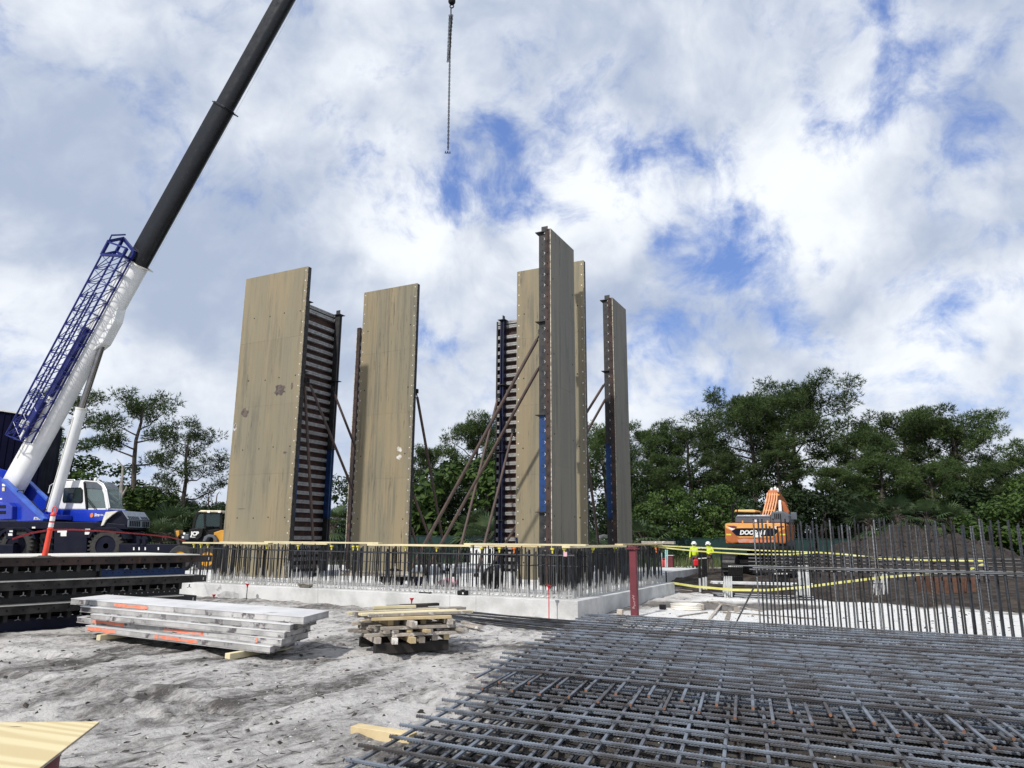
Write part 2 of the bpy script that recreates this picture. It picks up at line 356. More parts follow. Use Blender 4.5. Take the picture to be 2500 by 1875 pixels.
M['boot'] = mat('boots', (.05, .035, .025), None, .8)
M['dirt'] = mat('dirt', (.042, .033, .028), (.022, .018, .016), .95, scale=3.0, bump=1.0, bscale=6, c3=(.085, .068, .055), s3=7, t3=.6)
M['bark'] = mat('bark', (.115, .095, .080), (.05, .04, .035), .9, scale=3, stretch=(3, 3, .5), bump=.5, bscale=15)
M['deadwood'] = mat('dead_wood', (.36, .33, .30), (.22, .2, .18), .9, scale=4)
M['greenfence'] = mat('green_screen', (.007, .036, .030), (.006, .026, .023), .7, scale=3)
M['conduit'] = mat('grey_conduit', (.55, .56, .56), (.42, .43, .43), .5, scale=4)
M['aqua'] = mat('aqua_pipe', (.35, .60, .60), None, .5)
M['pvc'] = mat('white_pvc', (.75, .72, .65), (.66, .62, .54), .45, scale=3)
M['brownwood'] = mat('brown_form_box', (.14, .07, .045), (.09, .045, .03), .85, scale=4)
M['pink'] = mat('pink_card', (.72, .45, .50), None, .7)
M['strap'] = mat('strap', (.05, .045, .04), (.20, .18, .15), .8, scale=20)
M['navyclad'] = mat('navy_cladding', (.003, .0035, .018), (.0025, .003, .014), .75, scale=1, spec=.08)
M['pebble'] = mat('pebble', (.66, .65, .63), (.42, .41, .40), .8, scale=3)
M['debris'] = mat('debris', (.055, .045, .04), (.025, .02, .018), .95, scale=5)
M['glass'] = glass('cab_glass', (.05, .08, .08), .05, .45)
M['glass_pale'] = glass('windshield_glass', (.20, .25, .25), .05, .5)
M['glass_dark'] = glass('dark_glass', (.02, .035, .035), .05, .7)
M['redround'] = mat('red_reel', (.13, .022, .028), (.09, .016, .02), .6, scale=3)

def plywood_new():
    m = bpy.data.materials.new('fresh_plywood'); m.use_nodes = True; t = NT(m.node_tree)
    co = t.add('ShaderNodeTexCoord').outputs['Object']
    rt = t.add('ShaderNodeMapping'); t.l.new(co, rt.inputs[0]); rt.inputs['Rotation'].default_value = (0, 0, .35); rt.inputs['Location'].default_value = (3.1, .7, 0); rotp = rt.outputs[0]
    v = t.scale(rotp, .35, 1.5, 1)
    wv_ = t.add('ShaderNodeTexWave', wave_type='RINGS'); t.l.new(v, wv_.inputs[0]); wv_.inputs['Scale'].default_value = 2.6; wv_.inputs['Distortion'].default_value = 6; wv_.inputs['Detail'].default_value = 2; wv_.inputs['Detail Scale'].default_value = .7
    col = t.mix(t.ramp(wv_.outputs[1], .15, 1.0, 0, .7), (.66, .57, .34), (.52, .40, .21))
    k = t.noise(t.scale(co, 1.2, 4.5, 1), 2.2, 2, .4)
    col = t.mix(t.ramp(k, .735, .765), col, (.16, .10, .055))
    b = t.add('ShaderNodeBsdfPrincipled'); t.l.new(col, b.inputs[0]); b.inputs['Roughness'].default_value = .7
    t.l.new(b.outputs[0], t.add('ShaderNodeOutputMaterial').inputs[0]); return m
M['plywood_new'] = plywood_new()

def rebar_mat(name, splash=False, dark=1.0):
    """ribbed bar steel: grey-blue mill scale, brown rust per bar; optional cement splash low on the bar"""
    m = bpy.data.materials.new(name); m.use_nodes = True; t = NT(m.node_tree)
    co = t.add('ShaderNodeTexCoord').outputs['Object']; oi = t.add('ShaderNodeObjectInfo')
    geo = t.add('ShaderNodeNewGeometry').outputs['Position']
    n = t.noise(geo, 2.6, 6, .65)
    col = t.mix(t.ramp(n, .38, .66), (.22*dark, .25*dark, .295*dark), (.10*dark, .095*dark, .095*dark))
    r = oi.outputs['Random']
    col = t.mix(t.ramp(r, .55, 1.0, 0, .65), col, (.06*dark, .046*dark, .038*dark))
    col = t.mix(t.ramp(t.noise(geo, 9, 6, .7),   .60, .72, 0, .75), col, (.13*max(dark, .5), .062*max(dark, .5), .036*max(dark, .5)))
    if splash:
        sp = t.add('ShaderNodeSeparateXYZ'); t.l.new(co, sp.inputs[0])
        h = t.math('SUBTRACT', t.math('ADD', sp.outputs[2], t.math('MULTIPLY', t.noise(geo, 7, 5, .8), -.62)), t.math('MULTIPLY', t.math('POWER', r, 4.0), .5))
        col = t.mix(t.ramp(h, -.20, -.06, 1, 0), col, (.55, .54, .52))
    b = t.add('ShaderNodeBsdfPrincipled'); t.l.new(col, b.inputs[0]); b.inputs['Metallic'].default_value = .45
    b.inputs['Roughness'].default_value = .42; b.inputs['Specular IOR Level'].default_value = .5
    t.l.new(b.outputs[0], t.add('ShaderNodeOutputMaterial').inputs[0]); return m
M['rebar'] = rebar_mat('rebar_steel')
M['rebar_shaded'] = rebar_mat('rebar_shaded', dark=.17)  # same bar steel, darkened to paint deep shade into the lowest mats
M['rebar_dark'] = rebar_mat('rebar_dark', dark=.28)
M['rebar_splash'] = rebar_mat('rebar_cement_splash', True, .22)
M['bar_end'] = mat('rusty_bar_end', (.24, .12, .075), (.14, .07, .045), .8, scale=30)

def leaf_mat(name, a, b_, tr=.25):
    m = bpy.data.materials.new(name); m.use_nodes = True; t = NT(m.node_tree)
    geo = t.add('ShaderNodeNewGeometry').outputs['Position']; oi = t.add('ShaderNodeObjectInfo')
    col = t.mix(t.ramp(t.noise(geo, .9, 4, .6), .35, .68), a, b_)
    k = t.math('MULTIPLY_ADD', oi.outputs['Random'], .5, .75); g = t.add('ShaderNodeCombineXYZ'); [t.l.new(k, g.inputs[i]) for i in range(3)]
    col = t.mix(1.0, col, g.outputs[0], 'MULTIPLY')
    d = t.add('ShaderNodeBsdfPrincipled'); t.l.new(col, d.inputs[0]); d.inputs['Roughness'].default_value = .6; d.inputs['Specular IOR Level'].default_value = .3
    q = t.add('ShaderNodeBsdfTranslucent'); t.l.new(col, q.inputs[0])
    mx = t.add('ShaderNodeMixShader'); mx.inputs[0].default_value = tr; t.l.new(d.outputs[0], mx.inputs[1]); t.l.new(q.outputs[0], mx.inputs[2])
    t.l.new(mx.outputs[0], t.add('ShaderNodeOutputMaterial').inputs[0]); return m
M['needle'] = leaf_mat('pine_needles', (.036, .064, .018), (.068, .102, .028))
M['leaf'] = leaf_mat('broad_leaves', (.038, .076, .016), (.075, .125, .024))
M['leaf_dark'] = leaf_mat('dark_leaves', (.015, .032, .011), (.028, .050, .014))
M['frond'] = leaf_mat('palm_fronds', (.045, .080, .036), (.085, .120, .05))
M['grass'] = leaf_mat('grass_blades', (.055, .085, .03), (.12, .13, .05))

# ------------------------------------------------------------------ terrain
def vnoise(x, y, seed):
    xi = np.floor(x).astype(np.int64); yi = np.floor(y).astype(np.int64); xf = x-xi; yf = y-yi
    def h(a, b):
        k = (a*374761393+b*668265263+seed*1442695041) & 0xffffffff
        k = ((k ^ (k >> 13))*1274126177) & 0xffffffff
        return ((k ^ (k >> 16)) & 0xffff)/65535.0
    sx = xf*xf*(3-2*xf); sy = yf*yf*(3-2*yf)
    return (h(xi, yi)*(1-sx)+h(xi+1, yi)*sx)*(1-sy)+(h(xi, yi+1)*(1-sx)+h(xi+1, yi+1)*sx)*sy
def fbm(x, y, seed, o=4):
    v = 0; a = .5; s = 0
    for i in range(o): v = v+a*vnoise(x*2**i, y*2**i, seed+i); s += a; a *= .55
    return v/s
def sstep(v, a, b): t = np.clip((v-a)/(b-a), 0, 1); return t*t*(3-2*t)
def zones(x, y):
    """white sand pad, brown dirt plus painted shade under the mats, scrub; soft noisy borders"""
    n = (fbm(x*.35, y*.35, 11)-.5)*5+(fbm(x*1.7, y*1.7, 19)-.5)*1.6
    lx = (x-CT[0])*E1[0]+(y-CT[1])*E1[1]; ls = (x-CT[0])*E2[0]+(y-CT[1])*E2[1]
    brown = sstep(ls+.18*(lx-2)+n*.75, 8.2, 9.4)*sstep(lx+n*.4+.55*np.clip(ls-9, 0, 8), -.4, .8)*(1-sstep(ls, 27, 33)*(1-sstep(lx, 6, 12)))
    brown = np.maximum(brown, sstep(np.hypot((x-5.9)/2.6, (y-20.6)/1.5)*-1+n*.12, -1.05, -.75)*.75)
    white = sstep(lx+n*.15, .3, 1.2)*sstep(ls+n*.2, -2.0, -.8)*(1-brown)
    q2 = (14.13-y)/.957                          # shade under the rebar mats, painted as dark ground
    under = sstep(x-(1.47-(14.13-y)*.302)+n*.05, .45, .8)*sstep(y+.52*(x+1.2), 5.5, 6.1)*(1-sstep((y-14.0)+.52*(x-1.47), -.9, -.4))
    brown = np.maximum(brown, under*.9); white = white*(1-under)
    scrub = sstep(y+n*2, 50, 58)
    return white, brown, scrub
def gz(x, y, fine=True):
    x = np.asarray(x, float); y = np.asarray(y, float)
    z = (fbm(x*.16, y*.16, 3)-.5)*.10
    z = z+.30*sstep(y, 24, 32)*sstep(-x, 9, 15)+.10*sstep(y, 30, 38)*sstep(x, 4, 10)
    wz, bz, sz = zones(x, y)
    z = z-.25*bz*np.exp(-((x-8.5)/5.5)**2-((y-26)/4.0)**2)
    if fine:
        a = math.radians(63); u = x*math.cos(a)+y*math.sin(a); v = -x*math.sin(a)+y*math.cos(a)
        rut = fbm(u*.55, v*2.6, 31, 3)-.5
        z = z+(rut*.11+(fbm(x*2.1, y*2.1, 5, 4)-.5)*.075+(fbm(x*7, y*7, 8, 3)-.5)*.035)*(1-.55*wz)
        for (x0, y0, ang, dep) in ((-3.2, 8.0, 158, .05), (-2.3, 9.0, 157, .045), (-4.5, 7.2, 28, .05), (-4.0, 6.0, 27, .045), (-1.6, 7.6, 95, .035)):      # wheel tracks with lug prints
            ca, sa = math.cos(math.radians(ang)), math.sin(math.radians(ang)); al = (x-x0)*ca+(y-y0)*sa; ac = -(x-x0)*sa+(y-y0)*ca+.25*np.sin(al*.35)
            inn = np.exp(-(ac/.21)**4); z = z+(1-wz)*(-dep*inn+dep*.7*np.exp(-((np.abs(ac)-.31)/.09)**2)+.022*inn*np.clip(np.sin(al*21+np.sign(ac)*1.2+ac*9)*1.6, -1, 1))*sstep(fbm(x*.5, y*.5, 41), .36, .58)
        z = z+bz*(fbm(x*1.4, y*1.4, 9, 4)-.5)*.30*sstep(y, 15, 18)
    return z
def grid_lines(lo, f_lo, f_hi, hi, st, gr):
    v = list(np.arange(f_lo, f_hi, st)); s = st; q = f_hi
    while q < hi: v.append(q); s *= gr; q += s
    v.append(hi); s = st; q = f_lo-st
    while q > lo: v.insert(0, q); s *= gr; q -= s
    v.insert(0, lo); return np.array(v)
gx = grid_lines(-900, -9.5, 7.5, 900, .055, 1.045); gy = grid_lines(-12, 3.6, 17, 1600, .055, 1.028)
GX, GY = np.meshgrid(gx, gy); GZ = gz(GX, GY)
me = bpy.data.meshes.new('ground'); nx, ny = len(gx), len(gy)
me.vertices.add(nx*ny); me.vertices.foreach_set('co', np.stack([GX, GY, GZ], -1).ravel())
idx = np.arange(nx*ny).reshape(ny, nx); q = np.stack([idx[:-1, :-1], idx[:-1, 1:], idx[1:, 1:], idx[1:, :-1]], -1).reshape(-1, 4)
me.loops.add(q.size); me.loops.foreach_set('vertex_index', q.ravel()); me.polygons.add(len(q)); me.polygons.foreach_set('loop_start', np.arange(len(q))*4); me.polygons.foreach_set('use_smooth', np.ones(len(q), bool)); me.update()
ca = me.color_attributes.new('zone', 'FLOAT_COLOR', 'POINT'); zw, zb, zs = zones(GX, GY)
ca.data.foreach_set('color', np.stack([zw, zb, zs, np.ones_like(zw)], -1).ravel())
def ground_mat():
    m = bpy.data.materials.new('site_ground'); m.use_nodes = True; t = NT(m.node_tree)
    co = t.add('ShaderNodeTexCoord').outputs['Object']
    at = t.add('ShaderNodeAttribute', attribute_name='zone'); sp = t.add('ShaderNodeSeparateColor'); t.l.new(at.outputs['Color'], sp.inputs[0])
    rot = t.add('ShaderNodeMapping'); t.l.new(co, rot.inputs[0]); rot.inputs['Rotation'].default_value = (0, 0, math.radians(-63)); rot.inputs['Scale'].default_value = (1, 1, 1)
    st = t.scale(rot.outputs[0], .50, 1.25, 1)
    a = t.noise(st, 1.0, 9, .68, .5); b_ = t.noise(co, .30, 5, .6, .3); c = t.noise(t.scale(rot.outputs[0], .75, 1.2, 1), 8, 8, .72, .3); e = t.noise(co, 30, 6, .7)
    v = t.math('ADD', t.math('ADD', t.math('MULTIPLY', a, .45), t.math('MULTIPLY', b_, .42)), t.math('MULTIPLY', c, .30))
    sand = t.mix(t.ramp(v, .520, .69), (.57, .55, .53), (.095, .087, .082))
    sand = t.mix(t.math('MULTIPLY', t.ramp(c, .58, .68, 0, .85), t.ramp(v, .52, .62, .10, 1)), sand, (.050, .045, .042))
    sand = t.mix(t.ramp(e, .60, .76, 0, .35), sand, (.07, .064, .06))
    sand = t.mix(t.ramp(t.noise(co, 55, 4, .6), .66, .72, 0, .8), sand, (.66, .65, .63))
    white = t.mix(t.ramp(t.noise(co, 3.2, 8, .7), .56, .68), (.74, .735, .72), (.36, .345, .33))
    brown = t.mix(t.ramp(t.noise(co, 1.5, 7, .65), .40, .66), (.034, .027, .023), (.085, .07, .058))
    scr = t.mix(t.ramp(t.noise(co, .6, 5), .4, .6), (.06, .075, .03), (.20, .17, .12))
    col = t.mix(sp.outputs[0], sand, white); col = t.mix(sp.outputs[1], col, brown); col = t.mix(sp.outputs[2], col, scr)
    p = t.add('ShaderNodeBsdfPrincipled'); t.l.new(col, p.inputs[0]); p.inputs['Roughness'].default_value = .95; p.inputs['Specular IOR Level'].default_value = .15
    bp = t.add('ShaderNodeBump'); bp.inputs['Strength'].default_value = .9; bp.inputs['Distance'].default_value = .06
    t.l.new(t.math('ADD', t.math('ADD', t.noise(co, 13, 8, .7), t.math('MULTIPLY', a, .9)), t.math('MULTIPLY', c, .8)), bp.inputs['Height']); t.l.new(bp.outputs[0], p.inputs['Normal'])
    t.l.new(p.outputs[0], t.add('ShaderNodeOutputMaterial').inputs[0]); return m
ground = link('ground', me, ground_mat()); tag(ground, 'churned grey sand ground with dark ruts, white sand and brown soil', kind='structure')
def G(x, y): return float(gz(x, y))

# ------------------------------------------------------------------ loose stuff on the ground
def scatter(name, n, region, maker, m, label, cat, seed):
    r = np.random.default_rng(seed); V = []; FS = []; b = 0
    for i in range(n):
        x, y = region(r)
        vs, fs = maker(r); vs = np.array(vs)+np.array([x, y, G(x, y)])
        V.append(vs); FS += [tuple(b+k for k in f) for f in fs]; b += len(vs)
    me = bpy.data.meshes.new(name); me.from_pydata([tuple(p) for p in np.concatenate(V)], [], FS); me.materials.append(m)
    return tag(link(name, me), label, cat, kind='stuff')
def region_fg(r):
    while True:
        y = 4.2+12*r.random()**1.3; x = r.uniform(-.75, .6)*y
        if x < 4: return x, y
def rock(r, smin=.004, smax=.018):
    s = smin+(smax-smin)*r.random()**2.5; d = r.normal(size=(6, 3)); o = np.array([[1, 0, 0], [-1, 0, 0], [0, 1, 0], [0, -1, 0], [0, 0, .45], [0, 0, -.4]])*s*(.5+.9*r.random((6, 1)))+d*s*.22
    a = r.uniform(0, 6.28); c, q = math.cos(a), math.sin(a); o = o @ np.array([[c, -q, 0], [q, c, 0], [0, 0, 1]])
    return o, [(4, 0, 2), (4, 2, 1), (4, 1, 3), (4, 3, 0), (5, 2, 0), (5, 1, 2), (5, 3, 1), (5, 0, 3)]
def clod(r): return rock(r, .006, .042)
def twig(r):
    L = r.uniform(.04, .20); a = r.uniform(0, 6.28); w_ = r.uniform(.002, .006); k = r.uniform(-.4, .4)
    d = np.array([math.cos(a), math.sin(a), 0]); s = np.array([-d[1], d[0], 0])*w_; e = np.array([math.cos(a+k), math.sin(a+k), r.uniform(0, .3)])
    p0 = np.zeros(3)+[0, 0, .004]; p1 = p0+d*L*.5; p2 = p1+e*L*.5; u = np.array([0, 0, w_])
    return [p0-s, p0+s, p0+u, p1-s, p1+s, p1+u, p2, p2+u*.3], [(0, 1, 4, 3), (1, 2, 5, 4), (2, 0, 3, 5), (3, 4, 6), (4, 5, 7, 6), (5, 3, 6, 7)]
scatter('pebbles', 2600, region_fg, rock, M['pebble'], 'pale pebbles scattered over the grey sand', 'pebbles', 1)
scatter('soil_clods', 1700, region_fg, clod, M['debris'], 'dark clods of soil scattered over the grey sand', 'soil', 2)
scatter('twigs', 1200, region_fg, twig, M['debris'], 'dark twigs and pine straw scattered over sand', 'twigs', 3)
def region_white(r):
    while True:
        p = W(r.uniform(.5, 14), r.uniform(-1.5, 9), 0)
        if r.random() < .5 or np.hypot((p[0]-9.5)/2.5, (p[1]-17.5)/2.5) < 1: return p[0], p[1]
scatter('soil_crumbs', 700, region_white, lambda r: rock(r, .01, .05), M['debris'], 'dark soil crumbs dotted over the white sand pad', 'soil', 4)
# ------------------------------------------------------------------ shared rebar meshes
def rebar_mesh(name, L, r, m, ribbed=True, pitch=.016, n=6, axis=(0, 0, 1), ends=True):
    """bar from origin along axis, transverse ribs as real rings, rusty cut ends"""
    mb = MB(); prof = []
    if ribbed:
        k = int(L/pitch); rs = []; ps = []
        for i in range(k):
            z = i*pitch; ps += [z, z+pitch*.45]; rs += [r*1.16, r*.84]
        ps.append(L); rs.append(r)
        prof = list(zip(rs, ps))
    else: prof = [(r, 0), (r, L)]
    mb.lathe((0, 0, 0), prof, n, axis)
    me = mb.mesh(name, (0, 0, 0), [m, M['bar_end']] if ends else [m])
    if ends:
        for p in list(me.polygons)[-2:]: p.material_index = 1
    return me
def put(name, me, parent, p, d=None, roll=0):
    """place a shared bar mesh (built along +Z) at world p, pointing along d"""
    o = link(name, me, None, parent); b = worg(parent)
    o.location = tuple(np.array(p)-b)
    if d is not None: o.rotation_euler = Vector(tuple(d)).to_track_quat('Z', 'Y').to_euler()
    return o

# ------------------------------------------------------------------ concrete footing with starter bars
ft = thing('concrete_footing', 'long pale concrete footing ringed by upright dark starter bars', 'footing', W(-6, 4, 0))
mb = MB(); BOT = -.35
mb.prism([W(-19, 0, BOT), W(0, 0, BOT), W(0, 8.5, BOT), W(-1.7, 8.5, BOT), W(-1.7, 14.2, BOT), W(-19, 14.2, BOT)], (0, 0, ZS-BOT))
mb.build('slab', M['concrete'], ft, bevel=.012)
mb = MB(); mb.prism([W(-18.9, .55, ZS+.002), W(-.55, .55, ZS+.002), W(-.55, 8.4, ZS+.002), W(-1.9, 8.4, ZS+.002), W(-1.9, 14.1, ZS+.002), W(-18.9, 14.1, ZS+.002)], (0, 0, .022))
mb.build('roughened_top', M['slab_top'], ft, bevel=.008)
# scalloped key along the front bars
mb = MB()
for i in range(82):
    x = -.5-i*.153; mb.sphere(W(x, .62, ZS+.012), .055, 7, 4, (1, 1, .55))
mb.build('key_lumps', M['slab_top'], ft, smooth=True)
def stain(pts, m): MB().prism([ons(x, y, -.0015) for x, y in pts], -E2*.002).build('stain', M[m], ft)
sp = []
for k in range(24): a = 2*math.pi*k/24; q = random.uniform(.8, 1.05); sp.append((558+30*q*math.cos(a), 1455+12*q*math.sin(a)))
stain(sp, 'stain')
for x, y0, y1 in ((776, 1436, 1478), (1098, 1452, 1496), (1162, 1454, 1500)): stain([(x-.5, y0), (x+.5, y0), (x+.5, y1), (x-.5, y1)], 'stain')
sb = [rebar_mesh('starter_bar', 1.12+dz, .0160, M['rebar_splash'], False, n=6) for dz in (0, -.05, .06)]
nb = 0
def starter(x, s):
    global nb
    me_ = sb[nb % 3]; nb += 1
    p = W(x+random.uniform(-.02, .02), s+random.uniform(-.025, .025), ZS)
    put('starter_bar', me_, ft, p, (random.gauss(0, .012), random.gauss(0, .012), 1))
for i in range(83): starter(-.32-.1524*i, .33)
for i in range(99):
    starter(-.38-.127*i, 1.25)
for i in range(62): starter(-.33, .5+.127*i)
for i in range(43): starter(-1.25, 1.4+.1524*i)
for i in range(12): starter(-12.9, .6+.1524*i)
xb = MB()                                       # hoop legs and spare dowels between the main bars, too many to count
for i in range(190):
    x = random.uniform(-12.9, -.4); s_ = random.choice((.42, .5, 1.12, 1.2, 1.33)); p = W(x, s_, ZS); xb.tube([p, p+UP*random.uniform(1.0, 1.12)+E1*random.gauss(0, .015)], .012, 5)
for i in range(110):
    x = random.choice((-.42, -.5, -1.15, -1.33)); p = W(x, random.uniform(.6, 8.2), ZS); xb.tube([p, p+UP*random.uniform(1.0, 1.12)+E2*random.gauss(0, .015)], .012, 5)
tag(xb.build('hoop_legs', M['rebar_splash'], ft), kind='stuff')
def long_bar(name, a, b_, r, m, parent, sag=0):
    a = np.array(a); b_ = np.array(b_); pts = [a+(b_-a)*t+UP*sag*math.sin(math.pi*t)*-1 for t in np.linspace(0, 1, 7)]
    return MB().tube(pts, r, 6).build(name, m, parent)
for s_, z_ in ((.35, 1.385), (.31, 1.37), (1.27, 1.34), (1.23, 1.10)):
    long_bar('tie_bar', W(-13.1, s_, z_+.02), W(-.2, s_, z_-.02), .011, M['rebar_dark'], ft, .02)
for x_, z_ in ((-.36, 1.38), (-1.22, 1.36), (-1.28, 1.12)):
    long_bar('tie_bar', W(x_, .3, z_), W(x_, 8.3, z_+.02), .011, M['rebar_dark'], ft, .015)

# boards laid on the bar tops
def board(name, a, b_, w_, th, m, label, group, cat='board', bevel=.003):
    a = np.array(a, float); b_ = np.array(b_, float)
    d = unit(b_-a); sd = unit(np.cross(d, UP)); u = np.cross(sd, d); L = np.linalg.norm(b_-a)
    # local frame mesh so the grain follows the board
    me_ = MB().box((L/2, 0, 0), (L, w_, th)).mesh(name, (0, 0, 0), [m])
    o = link(name, me_, None, None)
    o.matrix_world = Matrix(((d[0], sd[0], u[0], a[0]), (d[1], sd[1], u[1], a[1]), (d[2], sd[2], u[2], a[2]), (0, 0, 0, 1)))
    if bevel: bv = o.modifiers.new('bevel', 'BEVEL'); bv.width = bevel; bv.segments = 1
    return tag(o, label, cat, group)
TB = 1.545
GB = 'boards laid over the starter bars'
lb = 'long pale new board laid flat on starter bars along footing front'
xs = [-13.2, -9.6, -6.1, -2.9, -.25]
for i in range(4):
    board('scaffold_board', W(xs[i]-.25*(i % 2), .36+.05*(i % 2), TB+.046*(i % 2)), W(xs[i+1]+.35*(i % 2), .32+.06*(i % 2), TB+.046*(i % 2)), .19, .044, M['lumber_pale'], lb, GB)
board('scaffold_board', W(-12.6, 1.25, TB+.02), W(-8.2, 1.2, TB+.0), .2, .044, M['lumber_pale'], 'pale board on inner row of bars before the widest form panel', GB)
board('scaffold_board', W(-5.9, 1.28, TB), W(-1.4, 1.22, TB), .24, .044, M['lumber'], 'tan board on inner row of bars below the pipe braces', GB)
board('scaffold_board', W(-.38, .25, TB), W(-.36, 4.4, TB), .2, .044, M['lumber_pale'], 'pale board on starter bars along footing side, corner end', GB)
board('scaffold_board', W(-.42, 4.2, TB+.046), W(-.40, 8.3, TB+.046), .24, .044, M['lumber'], 'tan board on starter bars along footing side beside red post', GB)
board('scaffold_board', W(-1.6, 3.2, TB), W(-1.25, 6.6, TB), .24, .044, M['lumber'], 'tan board on inner side row of bars beside grey panel', GB)
board('scaffold_board', W(-.85, 7.9, TB+.1), W(.25, 7.75, TB+.1), .16, .09, M['lumber_old'], 'short weathered beam lying across end of side boards', GB)
cap_me = MB().lathe((0, 0, 0), [(.018, 0), (.022, .075), (.045, .085), (.05, .125)], 10).mesh('rebar_cap', (0, 0, 0), [M['capyellow']], True)
cap_or = cap_me.copy(); cap_or.materials[0] = M['caporange']
for x in (-12.75, -12.45, -12.15, -9.75, -8.55, -7.35, -6.6, -6.45, -4.9, -3.95, -2.65, -2.15, -.75, -.45):
    o = link('rebar_protector', cap_me, None, None, W(x, .33, 1.395)); tag(o, 'yellow mushroom cap on bar end under front boards', 'rebar cap', 'yellow rebar caps')
o = link('rebar_protector', cap_or, None, None, W(-1.75, .33, 1.395)); tag(o, 'orange mushroom cap on bar end under front boards', 'rebar cap')
for s_ in (1.9, 3.6, 5.3):
    o = link('rebar_protector', cap_me, None, None, W(-.33, s_, 1.395)); tag(o, 'yellow mushroom cap on bar end under side boards', 'rebar cap', 'yellow side rebar caps')
pk = atz(1380, 1353, 0); pk = onp(1380, 1353, W(0, .30, 0), E2)
MB().box(pk, (.09, .004, .10), (E1, E2, UP)).build('card_tag', M['pink'], None, pk); tag(bpy.data.objects['card_tag'], 'small pink card tag hung on the front starter bars', 'tag')

# things lying on the footing edge
c = W(-8.05, .16, ZS)
mb = MB()
for k in range(7):
    pts = [c+E1*(.20*math.cos(a)*(1+.05*k)+.12*math.sin(2*a+k)*.2)+E2*(.055*math.sin(a))+UP*(.02+.011*k+.012*math.sin(3*a+k)) for a in np.linspace(0, 6.28, 22)]
    mb.tube(pts, .011, 5, False)
tag(mb.build('lifting_strap', M['strap'], None, c), 'dark webbing strap coiled on the footing edge', 'strap')
c = W(-3.05, .16, ZS); t_ = thing('tool_case', 'small black hard tool case on the footing edge', 'tool case', c)
MB().box(c+UP*.055, (.24, .17, .11), (E1, E2, UP)).build('case_body', M['black'], t_, bevel=.02)
MB().box(c+UP*.125, (.10, .03, .02), (E1, E2, UP)).build('handle', M['black'], t_, bevel=.006)
MB().box(c+UP*.05+E1*.05-E2*.088, (.035, .006, .04), (E1, E2, UP)).build('latch', M['label_white'], t_)
c = W(-4.3, .12, ZS); t_ = thing('hammer', 'black hammer lying on the footing edge beside tool case', 'hammer', c)
MB().tube([c+UP*.02, c+E1*.32+UP*.02], .013, 7).build('hammer_handle', M['black'], t_)
MB().box(c+E1*.33+UP*.022, (.03, .12, .03), (E1, E2, UP)).build('hammer_head', M['steel_dark'], t_, bevel=.006)
# slab debris seen through the bars: pack bags and offcuts
for nm, x, s_, m_, sq, lab in (('tool_bag', -6.6, 2.2, 'black', (.40, .18, .26), 'black slumped tool bag on slab behind the starter bars'), ('tool_bag', -5.9, 2.3, 'steel_navy', (.24, .16, .2), 'navy tool bag on slab beside the black one'),
                               ('rag_bundle', -4.9, 2.5, 'pink', (.30, .16, .13), 'pinkish rag bundle on slab behind the starter bars'), ('sand_bag', -3.4, 2.3, 'black', (.26, .2, .34), 'black sack on slab below the waler panel')):
    c = W(x, s_, ZS+.02); tag(MB().sphere(c+UP*sq[2]*.8, 1, 14, 9, sq).build(nm, M[m_], None, c, smooth=True), lab, 'bag')
    md = bpy.data.objects[-1].modifiers if False else None
board('timber_skid', W(-8.3, 1.9, ZS+.32), W(-5.4, 2.0, ZS+.36), .14, .14, M['lumber_old'], 'weathered square timber on bars behind the footing front', None, 'timber')

